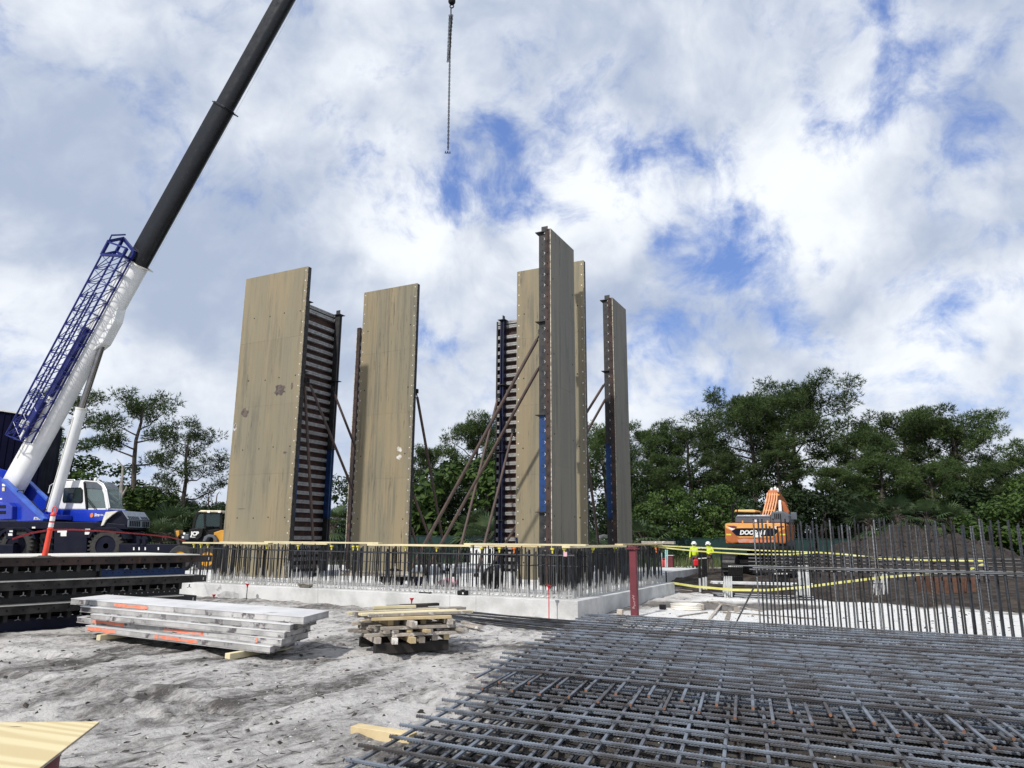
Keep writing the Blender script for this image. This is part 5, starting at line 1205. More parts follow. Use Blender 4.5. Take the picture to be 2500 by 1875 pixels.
SITP = dict(pel=(0, 0, .26), wst=(0, -.02, .35), chs=(0, -.03, .47), nek=(0, -.02, .575), hd0=(0, -.01, .615), hd1=(0, 0, .695), shl=(-.105, -.03, .54), shr=(.105, -.03, .54), ell=(-.13, .04, .39), elr=(.13, .04, .39), wrl=(-.10, .17, .38), wrr=(.10, .17, .38),
            hpl=(-.052, .02, .25), hpr=(.052, .02, .25), knl=(-.06, .26, .26), knr=(.06, .26, .26), anl=(-.06, .27, .03), anr=(.06, .27, .03), tol=(-.06, .35, .01), tor=(.06, .35, .01))
ob_ = cr(188, 1243, 1.3); person('person', 'crane operator in pale shirt seated behind the cab window', ob_-UP*.42, CD, ('shirt', 'trouser'), SITP, parent_hat=False)
# boom
def bx(t): return cr(80+(698-80)*t, 1111-1111*t)             # along the boom axis (t may exceed 0..1)
BA, BB = bx(-.10), bx(1.22); BD = unit(BB-BA); BU = unit(np.cross(BD, CN)*-1); BU = BU if BU[2] > 0 else -BU
def tpos(px): return bx((px-80)/618.)
def boom_sec(name, pa, pb, h_, w_, m, taper=1.0):
    """box boom with rounded belly, from axis pixel column pa to pb"""
    a, b_ = tpos(pa), tpos(pb)
    prof = [(-.5, .5), (.5, .5), (.5, -.12), (.44, -.28), (.32, -.41), (.16, -.48), (0, -.5), (-.16, -.48), (-.32, -.41), (-.44, -.28), (-.5, -.12)]
    mb = MB(); A_ = [a+CN*x*w_+BU*y*h_ for x, y in prof]; B_ = [b_+CN*x*w_*taper+BU*y*h_*taper for x, y in prof]; n = len(prof)
    mb._add(A_+B_, [tuple(range(n)), tuple(range(2*n-1, n-1, -1))]+[(i, (i+1) % n, n+(i+1) % n, n+i) for i in range(n)])
    return mb.build(name, M[m], crane, bevel=.03, smooth=True)
bs = boom_sec('base_boom', 22, 338, 1.32, 1.0, 'white')
boom_sec('mid_boom', 330, 552, 1.20, .92, 'boom_black')
boom_sec('upper_boom', 545, 720, 1.04, .80, 'boom_black')
boom_sec('tip_boom', 715, 900, .92, .70, 'boom_black')
def collar(px, h_, w_, m):
    a = tpos(px); g = MB()
    for s_ in (-1, 1): g.beam(a+CN*s_*w_/2-BU*h_/2, a+CN*s_*w_/2+BU*h_/2, .06, .12, CN); 
    for s_ in (-1, 1): g.beam(a+BU*s_*h_/2-CN*w_/2, a+BU*s_*h_/2+CN*w_/2, .06, .12, BU)
    g.build('boom_collar', M[m], crane)
collar(339, 1.36, 1.04, 'offwhite'); collar(550, 1.24, .96, 'boom_black')
for px, s_ in ((100, 1), (240, 1)):
    a = tpos(px); MB().box(a+BU*.55-CN*.65, (.5, .5, .16), (BD, CN, BU)).build('jib_bracket', M['white'], bs, bevel=.02)
a = tpos(112); MB().box(a+BU*.62-CN*.55, (.42, 1.3, .28), (BD, CN, BU)).build('jib_saddle', M['white'], bs, bevel=.03)
for q in (.12, .18): MB().tube([tpos(70)-CN*.51+BU*(.25+q), tpos(140)-CN*.51+BU*(.3+q), tpos(260)-CN*.51+BU*(.35+q)], .018, 5).build('hose_line', M['offwhite'], bs)
# cylinder lug and lift cylinder
lug = MB(); a = tpos(225); b_ = tpos(285); lug.prism([a-BU*.55-CN*.3, b_-BU*.6-CN*.3, tpos(270)-BU*.95-CN*.3, tpos(240)-BU*.98-CN*.3], CN*.6); lug.build('cylinder_lug', M['white'], bs, bevel=.05)
c0_, c1_, c2_ = cr(126, 1249, 0), cr(199, 996, 0), cr(251, 838, 0)
MB().tube([c0_, c1_], .30, 20).build('lift_cylinder', M['white'], crane, smooth=True)
MB().lathe(c1_, [(.31, -.12), (.32, -.02), (.28, 0)], 20, unit(c1_-c0_)).build('cylinder_gland', M['offwhite'], crane, smooth=True)
MB().tube([c1_, c2_], .185, 16).build('cylinder_rod', M['chrome'], crane, smooth=True)
MB().box(c2_, (.42, .62, .42), (BD, CN, BU)).build('rod_eye', M['white'], crane, bevel=.06)
MB().tube([c0_-CN*.31, c1_-CN*.31-unit(c1_-c0_)*.6], .03, 5).build('cylinder_pipe', M['offwhite'], crane)
# lattice jib stowed beside the boom
jb_ = []
J0 = [cr(14, 1062, -1.0), cr(32, 1072, -1.0), cr(42, 1068, .1), cr(76, 1080, .1)]
J1 = [cr(250, 612, -1.0), cr(286, 606, -1.0), cr(300, 618, .1), cr(322, 632, .1)]
J0 = [cr(14, 1062, -1.55), cr(30, 1071, -.6), cr(52, 1076, -1.55), cr(76, 1082, -.6)]
J1 = [cr(248, 622, -1.55), cr(284, 614, -.6), cr(300, 625, -1.55), cr(319, 634, -.6)]
jib = thing('x', 'x', 'x'); bpy.data.objects.remove(jib)
jm = MB().tube([J0[0], J1[0]], .055, 8)
for k in (1, 2, 3): jm.tube([J0[k], J1[k]], .055, 8)
jo = jm.build('jib_chords', M['jib'], crane, smooth=True)
lc = MB(); nS = 13
for k in range(nS):
    t0, t1 = k/nS, (k+1)/nS
    P_ = lambda i, t_: J0[i]+(J1[i]-J0[i])*t_
    for a, b_ in ((0, 1), (2, 3), (0, 2), (1, 3)):
        lc.tube([P_(a, t0), P_(b_, t1)], .026, 5, False); lc.tube([P_(a, t0), P_(b_, t0)], .026, 5, False); lc.tube([P_(b_, t0), P_(a, t1)], .022, 5, False) if (a, b_) in ((0, 2),) else None
lc.build('jib_lacing', M['jib'], jo)
hd = MB()
for a, b_ in ((0, 1), (2, 3), (0, 2), (1, 3)): hd.beam(J1[a], J1[b_], .14, .14)
e = unit(J1[0]-J0[0])
for k in range(4): hd.beam(J1[k], J1[k]+e*(.9 if k < 2 else .5), .16, .12)
hd.beam(J1[0]+e*.9, J1[1]+e*.9, .2, .18); hd.beam(J1[1]+e*.9, J1[3]+e*.5, .18, .16); hd.beam(J1[0]+e*.85, J1[2]+e*.5, .1, .1)
hd.tube([J1[0]+e*.9, J1[0]+e*1.25+UP*.05, J1[1]+e*1.15], .05, 6)
hd.build('jib_head', M['jib'], jo)
it = MB(); it.beam(P_(1, .03)*.5+P_(3, .03)*.5, P_(1, .22)*.5+P_(3, .22)*.5, .5, .45); it.beam(P_(1, .25)*.3+P_(3, .25)*.7, P_(1, .62)*.3+P_(3, .62)*.7, .22, .3)
for q in (.3, .7): it.tube([P_(0, .02)*(1-q)+P_(2, .02)*q, P_(0, .8)*(1-q)+P_(2, .8)*q], .05, 6)
it.build('inner_jib', M['jib'], jo)
# hoist ropes over the boom
MB().tube([tpos(300)+BU*.86, tpos(900)+BU*.62], .018, 5).build('hoist_rope', M['steel_dark'], crane); MB().tube([tpos(345)-BU*.62+CN*.3, tpos(900)-BU*.50+CN*.3], .008, 4).build('cable', M['offwhite'], crane)
# hook, slings and shackles
hk = aty(1103, 2, 33.); hks = thing('lifting_hook', 'black hook ball with long hanging lifting chains', 'hook', hk-UP*8)
HY = 33.
def hp_(px, py): return aty(px, py, HY)
MB().lathe(hp_(1103, 10), [(.02, 0), (.14, .03), (.19, .12), (.19, .42), (.12, .55)], 18).build('hook_ball', M['black'], hks, smooth=True)
MB().tube([hp_(1103, -6), hp_(1110, -120)+UP*40], .016, 6).build('hoist_rope', M['black'], hks)
ringc = hp_(1103, 15.5); MB().tube([ringc+np.array([math.cos(a), 0, math.sin(a)])*.095 for a in np.linspace(0, 6.29, 17)], .032, 8, False).build('hook_ring', M['black'], hks, smooth=True)
def chain(a, b_, nm='chain', w_=.05, r_=.013):
    a, b_ = np.array(a), np.array(b_); L_ = np.linalg.norm(b_-a); d_ = unit(b_-a); n = int(L_/.11); mb = MB(); x_, y_, _ = frame(d_)
    for k in range(n):
        c = a+d_*(k+.5)*L_/n; s_ = x_ if k % 2 else y_; hl_ = L_/n*.62
        mb.tube([c+d_*hl_*math.sin(q)+s_*w_*.6*math.cos(q) for q in np.linspace(0, 6.2832, 9)], r_, 4, False)
    return mb.build(nm, M['black'], hks)
MB().tube([hp_(1101, 20), hp_(1101, 38)], .035, 6).build('link_plate', M['black'], hks)
for dx0, dx1, y1 in ((-4, -8, 152), (0, -6, 150), (4, -4, 150), (2, 0, 120)): chain(hp_(1101+dx0, 36), hp_(1098+dx1+2, y1), w_=.042, r_=.014)
chain(hp_(1099, 40), hp_(1093, 366), w_=.036, r_=.013); chain(hp_(1101, 40), hp_(1095, 366), w_=.036, r_=.013)
for dx in (-3, 3):
    c = hp_(1093+dx, 371); MB().tube([c+np.array([-.05, 0, .05]), c+np.array([-.055, 0, -.03]), c+np.array([0, 0, -.075]), c+np.array([.055, 0, -.03]), c+np.array([.05, 0, .05])], .02, 6).build('shackle', M['black'], hks); MB().tube([c+np.array([-.09, 0, -.06]), c+np.array([.09, 0, -.06])], .018, 6).build('shackle_pin', M['black'], hks)

# ------------------------------------------------------------------ navy metal shed far left behind the crane
A_, B_ = aty(-260, 965, 47), aty(118, 1022, 50.5); c = (A_+B_)/2
sh = thing('metal_shed', 'tall dark navy metal-clad shed behind the crane boom', 'shed', (c[0], c[1]+2, .2))
dd = unit((B_-A_)*np.array([1, 1, 0])); nn = np.array([-dd[1], dd[0], 0])
MB().prism([np.array([A_[0], A_[1], .0]), np.array([B_[0], B_[1], .0]), B_, A_], nn*6).build('wall', M['navyclad'], sh)
MB().prism([A_-nn*.12, B_-nn*.12+dd*.15, B_-nn*.12+dd*.15+UP*.10, A_-nn*.12+UP*.10], nn*6.3).build('roof_trim', M['offwhite'], sh)
for k in range(22): p = A_+(B_-A_)*(k+.5)/22; MB().box(np.array([p[0], p[1], p[2]/2])-nn*.025, (.06, .03, p[2]-.1), (dd, nn, UP)).build('wall_rib', M['navyclad'], sh)

# ------------------------------------------------------------------ telehandler
TY = 31.; TG = .32
def ty(px, py, d=0.0): return aty(px, py, TY+d)
tc = ty(480, 1330); th_ = thing('telehandler', 'black and yellow telehandler parked behind the starter bars', 'telehandler', (tc[0], tc[1]+1, TG))
def tp(name, pts, d0, th, m, parent=th_, bevel=.02): return MB().prism([ty(x, y, d0) for x, y in pts], YA*th).build(name, M[m], parent, bevel=bevel)
cabp = tp('cab_frame', [(462, 1318), (472, 1268), (480, 1250), (496, 1246), (500, 1250), (484, 1256), (478, 1270), (470, 1318)], 0, .06, 'black')
tp('roof', [(482, 1250), (490, 1245.5), (540, 1246), (541, 1251), (500, 1250.5)], -.05, 1.3, 'cream', cabp, .03)
for x in (498, 537): tp('pillar', [(x, 1250), (x+5, 1250), (x+5, 1292), (x, 1292)], 0, .08, 'black', cabp)
for x in (505, 531): tp('roof_lamp', [(x, 1247.5), (x+8, 1247.5), (x+7, 1252), (x+1, 1252)], -.09, .06, 'label_white', cabp, .01)
tp('head_panel', [(499, 1248), (541, 1248), (541, 1254), (499, 1254)], -.02, .05, 'black', cabp)
tp('rear_glass', [(503, 1254), (537, 1254), (536, 1286), (503, 1285)], .02, .02, 'glass_dark', cabp, 0)
tp('door_glass', [(474, 1270), (482, 1256), (497, 1253), (498, 1290), (468, 1290)], .03, .02, 'glass', cabp, 0)
tp('seat', [(508, 1275), (522, 1275), (524, 1296), (506, 1296)], .4, .4, 'black', cabp, .03)
tp('door', [(462, 1292), (484, 1289), (496, 1290), (492, 1310), (482, 1318), (462, 1316)], -.06, .1, 'black', th_)
text_part('maker_mark', 'JCB', .22, ty(466, 1307, -.075), (1, 0, 0), UP, M['label_white'], th_, .004, bold=.012); tp('mark_underline', [(464, 1310.5), (477, 1310.5), (477, 1312), (464, 1312)], -.075, .01, 'label_white', th_, 0)
tp('body', [(440, 1302), (462, 1300), (540, 1290), (545, 1318), (545, 1336), (440, 1336)], .1, 1.5, 'black')
tp('engine_cover', [(522, 1300), (540, 1294), (560, 1294), (560, 1325), (520, 1325)], -.05, 1.0, 'yellow')
tp('side_tank', [(448, 1304), (461, 1303), (461, 1318), (446, 1318)], -.08, .5, 'exgrey', th_, .05)
tp('boom_head', [(424, 1293), (430, 1291), (436, 1312), (440, 1330), (432, 1330)], .3, .5, 'rust_grey'); tp('boom_nose', [(428, 1296), (437, 1295), (438, 1306), (432, 1312)], .2, .4, 'yellow')
fn_ = tp('fender', [(494, 1322), (498, 1310), (508, 1305), (522, 1306), (529, 1316), (530, 1322), (526, 1322), (518, 1312), (508, 1311), (500, 1322)], -.25, .5, 'exgrey')
for px in (512, 446):
    for d_ in (0, 1.6):
        c = ty(px, 1330, d_); c[2] = TG+.52; MB().lathe(c, [(.30, -.18), (.48, -.19), (.54, -.1), (.54, .1), (.48, .19), (.30, .18)], 24, YA, False).build('wheel', M['tyre'], th_, smooth=True)
        MB().lathe(c, [(.31, -.15), (.12, -.12), (.01, -.13)], 16, YA).build('rim', M['yellow'], th_, smooth=True)
for x, y in ((447, 1300), (444, 1309)): tp('sticker', [(x, y), (x+5, y), (x+5, y+5), (x, y+5)], -.1, .02, 'label_white', th_, 0)

# ------------------------------------------------------------------ excavator seen from behind
XY = 35.; XG = .12
TH = math.radians(-29)                                          # turned a little: its right flank shows
xr = np.array([math.cos(TH), math.sin(TH), 0]); xf = np.array([-math.sin(TH), math.cos(TH), 0])
xc = aty(1845, 1330, XY); xc[2] = XG
ex = thing('excavator', 'orange tracked excavator seen from behind, boom raised', 'excavator', xc)
def xp(px, py, d=0.0): return onp(px, py, xc+xf*d, xf)          # pixel onto a plane facing the excavator's rear
def xpr(name, pts, d0, th, m, parent=ex, bevel=.03): return MB().prism([xp(x, y, d0) for x, y in pts], xf*th).build(name, M[m], parent, bevel=bevel)
cw = xpr('counterweight', [(1769, 1282), (1773, 1277), (1790, 1276.5), (1900, 1276.5), (1917, 1277), (1921, 1283), (1921, 1322), (1915, 1329), (1885, 1326), (1800, 1326), (1788, 1328), (1776, 1325), (1770, 1316)], 0, .75, 'orange', bevel=.07)
xpr('top_band', [(1771, 1278.5), (1919, 1278.5), (1919, 1288), (1771, 1288)], -.006, .02, 'orange_lt', cw, .004)
xpr('stripe', [(1772, 1289), (1786, 1296), (1799, 1309), (1805, 1312.5), (1885, 1312.5), (1892, 1309), (1904, 1297), (1918, 1291), (1918, 1288.5), (1772, 1286)], -.012, .02, 'orange_lt', cw, .003)
xpr('name_panel', [(1786, 1296), (1797, 1289.5), (1890, 1289.5), (1902, 1296), (1890, 1307), (1886, 1309), (1802, 1309), (1797, 1307)], -.024, .022, 'navy', cw, .003)
xpr('accent', [(1774, 1283), (1792, 1283.5), (1800, 1286), (1796, 1290), (1787, 1289)], -.018, .02, 'maroon', cw, .002); xpr('accent', [(1774, 1286), (1788, 1290), (1796, 1291), (1787, 1295)], -.02, .02, 'label_white', cw, .002)
xpr('accent', [(1914, 1283.5), (1899, 1285), (1891, 1288), (1899, 1289), (1914, 1287)], -.018, .02, 'maroon', cw, .002); xpr('accent', [(1886, 1286), (1900, 1285), (1892, 1289), (1901, 1292), (1892, 1293)], -.02, .02, 'label_white', cw, .002)
text_part('maker_mark', 'DOOSAN', .27, xp(1806, 1304.8, -.03), xr, UP, M['label_white'], cw, .008, shear=.22, bold=.014)
xpr('model_plate', [(1838, 1305), (1858, 1305), (1857, 1312), (1840, 1312)], -.034, .02, 'label_white', cw, 0)
for x in (1773, 1905): xpr('warning_label', [(x, 1303), (x+12, 1303.5), (x+12, 1307), (x, 1307)], -.008, .015, 'capyellow', cw, 0)
scf = [(1800, 1318), (1815, 1315), (1850, 1317), (1890, 1318), (1888, 1324), (1840, 1325), (1804, 1325)]; xpr('scuffed_band', scf, -.006, .015, 'scuff', cw, 0)
for x in (1813, 1874): MB().tube([xp(x, 1277, .3), xp(x, 1271, .3)], .04, 8).build('lifting_eye', M['orange_lt'], cw)
MB().box(xp(1845, 1272, .1), (.10, .06, .12), (xr, xf, UP)).build('rear_camera', M['label_white'], cw, bevel=.01)
fl = xpr('right_body', [(1905, 1281), (1921, 1279), (1922, 1330), (1906, 1330)], .75, 2.6, 'orange'); xpr('right_body_lower', [(1900, 1320), (1922, 1318), (1922, 1333), (1900, 1333)], .70, 2.9, 'exgrey')
xpr('left_body', [(1770, 1282), (1790, 1280), (1790, 1328), (1772, 1326)], .75, 2.6, 'orange')
hd_ = xpr('engine_hood', [(1795, 1276), (1795, 1263), (1798, 1259), (1881, 1258), (1881, 1276)], .5, 1.3, 'exgrey')
xpr('hood_top', [(1797, 1262), (1800, 1257.5), (1880, 1257), (1881, 1262)], .47, 1.2, 'grille', hd_, .02)
xh = xpr('exhaust_housing', [(1881, 1276), (1881, 1256), (1886, 1249), (1912, 1249), (1924, 1258), (1928, 1276)], .45, 1.3, 'exgrey')
for k in range(4): xpr('vent_slot', [(1890+k*4.6, 1254), (1892.4+k*4.6, 1254), (1893+k*4.6, 1267), (1890.6+k*4.6, 1267)], .43, .03, 'black', xh, 0)
cb = xpr('cab_roof', [(1792, 1250), (1795, 1244.5), (1840, 1244), (1845, 1248), (1843, 1251)], 1.4, 1.6, 'orange_lt', bevel=.04)
xpr('cab_rear', [(1797, 1250), (1841, 1250), (1843, 1262), (1797, 1262)], 1.5, .04, 'glass_dark', cb, 0); 
for x in (1794, 1839): xpr('cab_pillar', [(x, 1249), (x+4, 1249), (x+4, 1278), (x, 1278)], 1.45, 1.5, 'black', cb, .01)
MB().tube([xp(1790, 1274, .8), xp(1790, 1236, .8), xp(1797, 1232, .8), xp(1800, 1236, .8), xp(1800, 1256, .8)], .03, 6).build('guard_rail', M['black'], ex)
MB().tube([xp(1787, 1274, .8), xp(1787, 1234, .8), xp(1794, 1231.5, .8)], .03, 6).build('guard_rail', M['black'], ex)
# boom: rises from behind the housing, away from the viewer
bmx = [xp(1875, 1262, 2.9), xp(1889, 1208, 4.3), xp(1912, 1236, 6.6)]
bo = MB()
for a, b_, h0, h1 in ((bmx[0], bmx[1], .6, .62), (bmx[1], bmx[2], .62, .4)):
    d_ = unit(b_-a); sd = xr; u_ = unit(np.cross(sd, d_)); w_ = .46
    vs = [a+sd*s_*w_/2+u_*q*h0/2 for s_, q in ((-1, -1), (1, -1), (1, 1), (-1, 1))]+[b_+sd*s_*w_/2+u_*q*h1/2 for s_, q in ((-1, -1), (1, -1), (1, 1), (-1, 1))]
    bo._add(vs, [(0, 1, 2, 3), (7, 6, 5, 4)]+[(i, (i+1) % 4, 4+(i+1) % 4, 4+i) for i in range(4)])
bo = bo.build('boom', M['orange'], ex, bevel=.03)
for k in range(5):
    MB().tube([xp(1862+k*6.2, 1258, 1.9), xp(1865+k*6.4, 1246, 1.95), xp(1871+k*6.2, 1222, 2.8), xp(1874+k*5.8, 1204, 3.5)], .034, 6).build('boom_pipe', M['pipe_orange'], bo, smooth=True)
for y in (1246, 1226, 1208): MB().beam(xp(1866+(1246-y)*.26, y, 2.0+(1246-y)*.045), xp(1893+(1246-y)*.26, y, 2.0+(1246-y)*.045), .05, .06).build('pipe_clamp', M['orange_lt'], bo)
MB().tube([xp(1905, 1250, 2.2), xp(1904, 1224, 3.4)], .08, 10).build('boom_cylinder', M['label_white'], bo, smooth=True)
for dx, dy in ((-6, 0), (3, -3), (9, 1)): MB().lathe(xp(1890+dx, 1200+dy, 4.2), [(.05, 0), (.07, .12), (.03, .2)], 8).build('work_light', M['label_white'], bo)
ar = MB().beam(xp(1910, 1240, 3.8), xp(1918, 1222, 3.8), .3, 1.0); 
xpr('arm_side', [(1908, 1222), (1916, 1228), (1926, 1250), (1924, 1258), (1912, 1249)], 3.0, .4, 'orange')
MB().tube([xp(1926, 1277, 1.2), xp(1941, 1275, 1.2), xp(1942, 1266, 1.2), xp(1938, 1262, 1.2)], .025, 6).build('mirror_arm', M['black'], ex); MB().box(xp(1938, 1260, 1.2), (.28, .05, .34), (xr, xf, UP)).build('mirror', M['exgrey'], ex, bevel=.02)
# undercarriage
for s_, nm in ((-1, 'track'), (1, 'track')):
    c = xc+xr*s_*1.25+xf*1.9; pts = []
    for a in np.linspace(math.pi/2, 3*math.pi/2, 8): pts.append(c-xf*1.8+xf*math.cos(a)*.45+UP*(.47+.45*math.sin(a)))
    for a in np.linspace(-math.pi/2, math.pi/2, 8): pts.append(c+xf*1.8+xf*math.cos(a)*.45+UP*(.47+.45*math.sin(a)))
    tk = MB().prism([p-xr*.3 for p in pts], xr*.6).build(nm, M['steel_dark'], ex, bevel=.02)
    gs = MB()
    for p in [c+xf*q+UP*h for q in np.arange(-1.8, 1.81, .2) for h in (.0, .94)]+[pts[k]+0 for k in range(len(pts))]: gs.box(p, (.62, .06, .06), (xr, xf, UP))
    gs.build('grouser_bars', M['steel_dark'], tk)
MB().box(xc+xf*1.9+UP*.75, (2.2, 2.6, .5), (xr, xf, UP)).build('undercarriage', M['black'], ex, bevel=.05)
MB().lathe(xc+xf*1.9+UP*1.0, [(.8, 0), (.8, .25)], 24).build('slew_ring', M['black'], ex)
MB().box(xc+xf*1.6+UP*1.28, (2.7, 3.0, .16), (xr, xf, UP)).build('upper_frame', M['black'], ex, bevel=.02)

# ------------------------------------------------------------------ two workers by the pit
for px, lab, fc, ps in ((1697, 'worker in hi-vis yellow jacket and white hard hat carrying red bag', (-.25, -1), dict(wrr=(.16, .02, .47), wrl=(-.15, .03, .48), hd1=(0, .035, .95), knl=(-.06, .05, .28), knr=(.06, -.02, .28), anr=(.07, -.08, .05), tor=(.07, .0, .02))),
                        (1733, 'worker in hi-vis yellow hoodie with arms folded at waist', (-.5, -.8), dict(ell=(-.16, .0, .65), elr=(.16, .0, .65), wrl=(.03, .13, .63), wrr=(-.05, .135, .61), anl=(-.10, -.02, .045), tol=(-.12, .07, .02), knl=(-.08, .02, .28), hd0=(0, .02, .87), hd1=(.005, .05, .945)))):
    b_ = aty(px, 1390, 40.5); b_[2] = G(b_[0], b_[1])-.02; hh = aty(px, 1321.5, 40.5)[2]
    person('person', lab, b_, fc, ('hivis', 'trouser'), ps, h=(hh-b_[2])/1.03, hood=True)
b_ = aty(1699, 1374, 40.2); t = thing('bag', 'red shopping bag held by worker beside black conduits', 'bag', b_); MB().box(b_, (.26, .16, .34)).build('bag_body', M['red'], t, bevel=.05); MB().tube([b_+UP*.16-np.array([.07, 0, 0]), b_+UP*.30, b_+UP*.16+np.array([.07, 0, 0])], .012, 5).build('bag_handle', M['red'], t)
# ------------------------------------------------------------------ soil mound
mc = aty(2275, 1360, 40); n_r, n_a = 46, 96; V = []; top = aty(2272, 1266, 40)[2]
for i in range(n_r+1):
    f = i/n_r
    for k in range(n_a):
        a = 2*math.pi*k/n_a; rx, ry = 7.6, 5.5; x = mc[0]+rx*f*math.cos(a); y = mc[1]+1.5+ry*f*math.sin(a)
        u = (x-mc[0])/rx
        h = (top-.35)*max(0, 1-f**1.15)*(1-.18*abs(math.sin(a*2+1)))+.55*math.exp(-((f-.5)/.25)**2)*(fbm(np.array(x*.5), np.array(y*.5), 77)-.2)
        h += (float(fbm(np.array(x*1.7), np.array(y*1.7), 70))-.5)*1.1*(1-f)**.5+(float(fbm(np.array(x*6.), np.array(y*6.), 71))-.5)*.30
        V.append((x, y, G(x, y)*0-.15*f+max(h, -.2)))
Fm = [(i*n_a+k, i*n_a+(k+1) % n_a, (i+1)*n_a+(k+1) % n_a, (i+1)*n_a+k) for i in range(n_r) for k in range(n_a)]
mb = MB(); mb._add(V, Fm); md = mb.build('soil_mound', M['dirt'], None, (mc[0], mc[1], 0), smooth=False); tag(md, 'large dark brown heap of dug soil before the trees', 'soil mound')
r_ = np.random.default_rng(5); mb = MB()
for i in range(900):
    f = r_.random()**.5; a = r_.uniform(0, 6.28); k = int(f*n_r)*n_a+int(a/6.284*n_a); p = np.array(V[min(k, len(V)-1)]); s_ = r_.uniform(.03, .14); d_ = r_.normal(size=3); o, fs = rock(r_, s_*.6, s_); mb._add(o+p+[r_.uniform(-.1, .1), r_.uniform(-.1, .1), .02], fs)
tag(mb.build('soil_clods', M['dirt'], md), kind='stuff')
for k in range(10):
    a = np.array(V[random.randrange(0, 12*n_a)])+UP*.05; tag(MB().tube([a, a+np.array([random.uniform(-.5, .5), -.1, random.uniform(.15, .6)])], .014, 4).build('root', M['bark'], md), None)

# ------------------------------------------------------------------ green screened fence before the trees
def fence_run(p0, p1, n, label):
    p0 = np.array(p0); p1 = np.array(p1); t = thing('screen_fence', label, 'fence', (p0+p1)/2*np.array([1, 1, 0]), 'green screened fence runs')
    for k in range(n+1):
        p = p0+(p1-p0)*k/n; MB().tube([(p[0], p[1], -.3), (p[0], p[1], 1.95)], .04, 8).build('post', M['greenfence'], t)
    for k in range(n):
        a = p0+(p1-p0)*(k+.012)/n; b_ = p0+(p1-p0)*(k+.988)/n; MB().prism([(a[0], a[1], .05), (b_[0], b_[1], .05), (b_[0], b_[1], 1.85), (a[0], a[1], 1.85)], (0, .02, 0)).build('screen_panel', M['greenfence'], t)
    MB().tube([(p0[0], p0[1], 1.9), (p1[0], p1[1], 1.9)], .03, 6).build('top_rail', M['greenfence'], t)
fence_run((-16.5, 48.5, 0), (-1, 49.2, 0), 6, 'green screened fence seen between the form panels'); fence_run((9.5, 51, 0), (21, 51, 0), 4, 'green screened fence behind the excavator'); fence_run((21.3, 51, 0), (48, 49, 0), 9, 'green screened fence behind the soil mound')
for (px, py, w_, h_, lab) in ((1175, 1326, 1.4, .05, 'white covered pallet load beyond braces'), (1205, 1326, .7, .1, 'white drum shape beyond braces')):
    c = aty(px, py, 44); c[2] = .25; tag(MB().box(c+UP*(1.0+h_/2), (w_, .8, h_)).box(c+UP*.48, (w_*.9, .7, 1.0)).build('covered_load', M['label_white'], None, c, bevel=.06), lab, 'load')
a = aty(1455, 1328, 30); tag(MB().tube([aty(1460, 1324, 29), aty(1466, 1310, 29), aty(1474, 1308, 29), aty(1488, 1311, 29), aty(1492, 1318, 29), aty(1492, 1340, 29), atz(1492, 1400, ZS)], .06, 10).build('bent_pipe', M['pvc'], None, a, smooth=True), 'white bent plastic pipe behind the boards', 'pipe')

# ------------------------------------------------------------------ trees
def np_mesh(name, V, Fq, m, smooth=False):
    me_ = bpy.data.meshes.new(name); V = np.asarray(V, np.float32); Fq = np.asarray(Fq, np.int32); k = Fq.shape[1]
    me_.vertices.add(len(V)); me_.vertices.foreach_set('co', V.ravel()); me_.loops.add(Fq.size); me_.loops.foreach_set('vertex_index', Fq.ravel())
    me_.polygons.add(len(Fq)); me_.polygons.foreach_set('loop_start', np.arange(len(Fq), dtype=np.int32)*k); me_.update(); me_.validate(); me_.materials.append(m); return me_
def nrm(a): return a/np.maximum(np.linalg.norm(a, axis=-1, keepdims=True), 1e-9)
def needles(centres, radii, per, r, length=.34, width=.050, up=.35):
    """tufts of long needle blades (single triangles) filling flattened puffs"""
    C = np.repeat(centres, per, 0); Rr = np.repeat(radii, per, 0)
    d = nrm(r.normal(size=C.shape)); p = C+d*Rr*(r.random((len(C), 1))**.45)
    out = nrm(d*np.array([1, 1, .7])+np.array([0, 0, up]))
    blades = 5; P = np.repeat(p, blades, 0); O = nrm(np.repeat(out, blades, 0)+r.normal(size=(len(P), 3))*.62)
    side = nrm(np.cross(O, r.normal(size=O.shape))); L_ = length*(.6+.7*r.random((len(P), 1))); w_ = width*(.7+.6*r.random((len(P), 1)))
    V = np.stack([P-side*w_*.5, P+side*w_*.5, P+O*L_], 1).reshape(-1, 3); return V, np.arange(len(V)).reshape(-1, 3)
def leaves(centres, radii, per, r, size=.2, shell=.5):
    C = np.repeat(centres, per, 0); Rr = np.repeat(radii, per, 0)
    d = nrm(r.normal(size=C.shape)); p = C+d*Rr*(shell+(1-shell)*r.random((len(C), 1))**.6)
    n = nrm(d*.5+np.array([0, 0, .55])+r.normal(size=C.shape)*.55); a = nrm(np.cross(n, r.normal(size=C.shape))); b_ = np.cross(n, a)
    s_ = size*(.6+.8*r.random((len(C), 1)))
    V = np.stack([p-a*s_*.5, p+b_*s_*.28, p+a*s_*.55, p-b_*s_*.28], 1).reshape(-1, 3); return V, np.arange(len(V)).reshape(-1, 4)
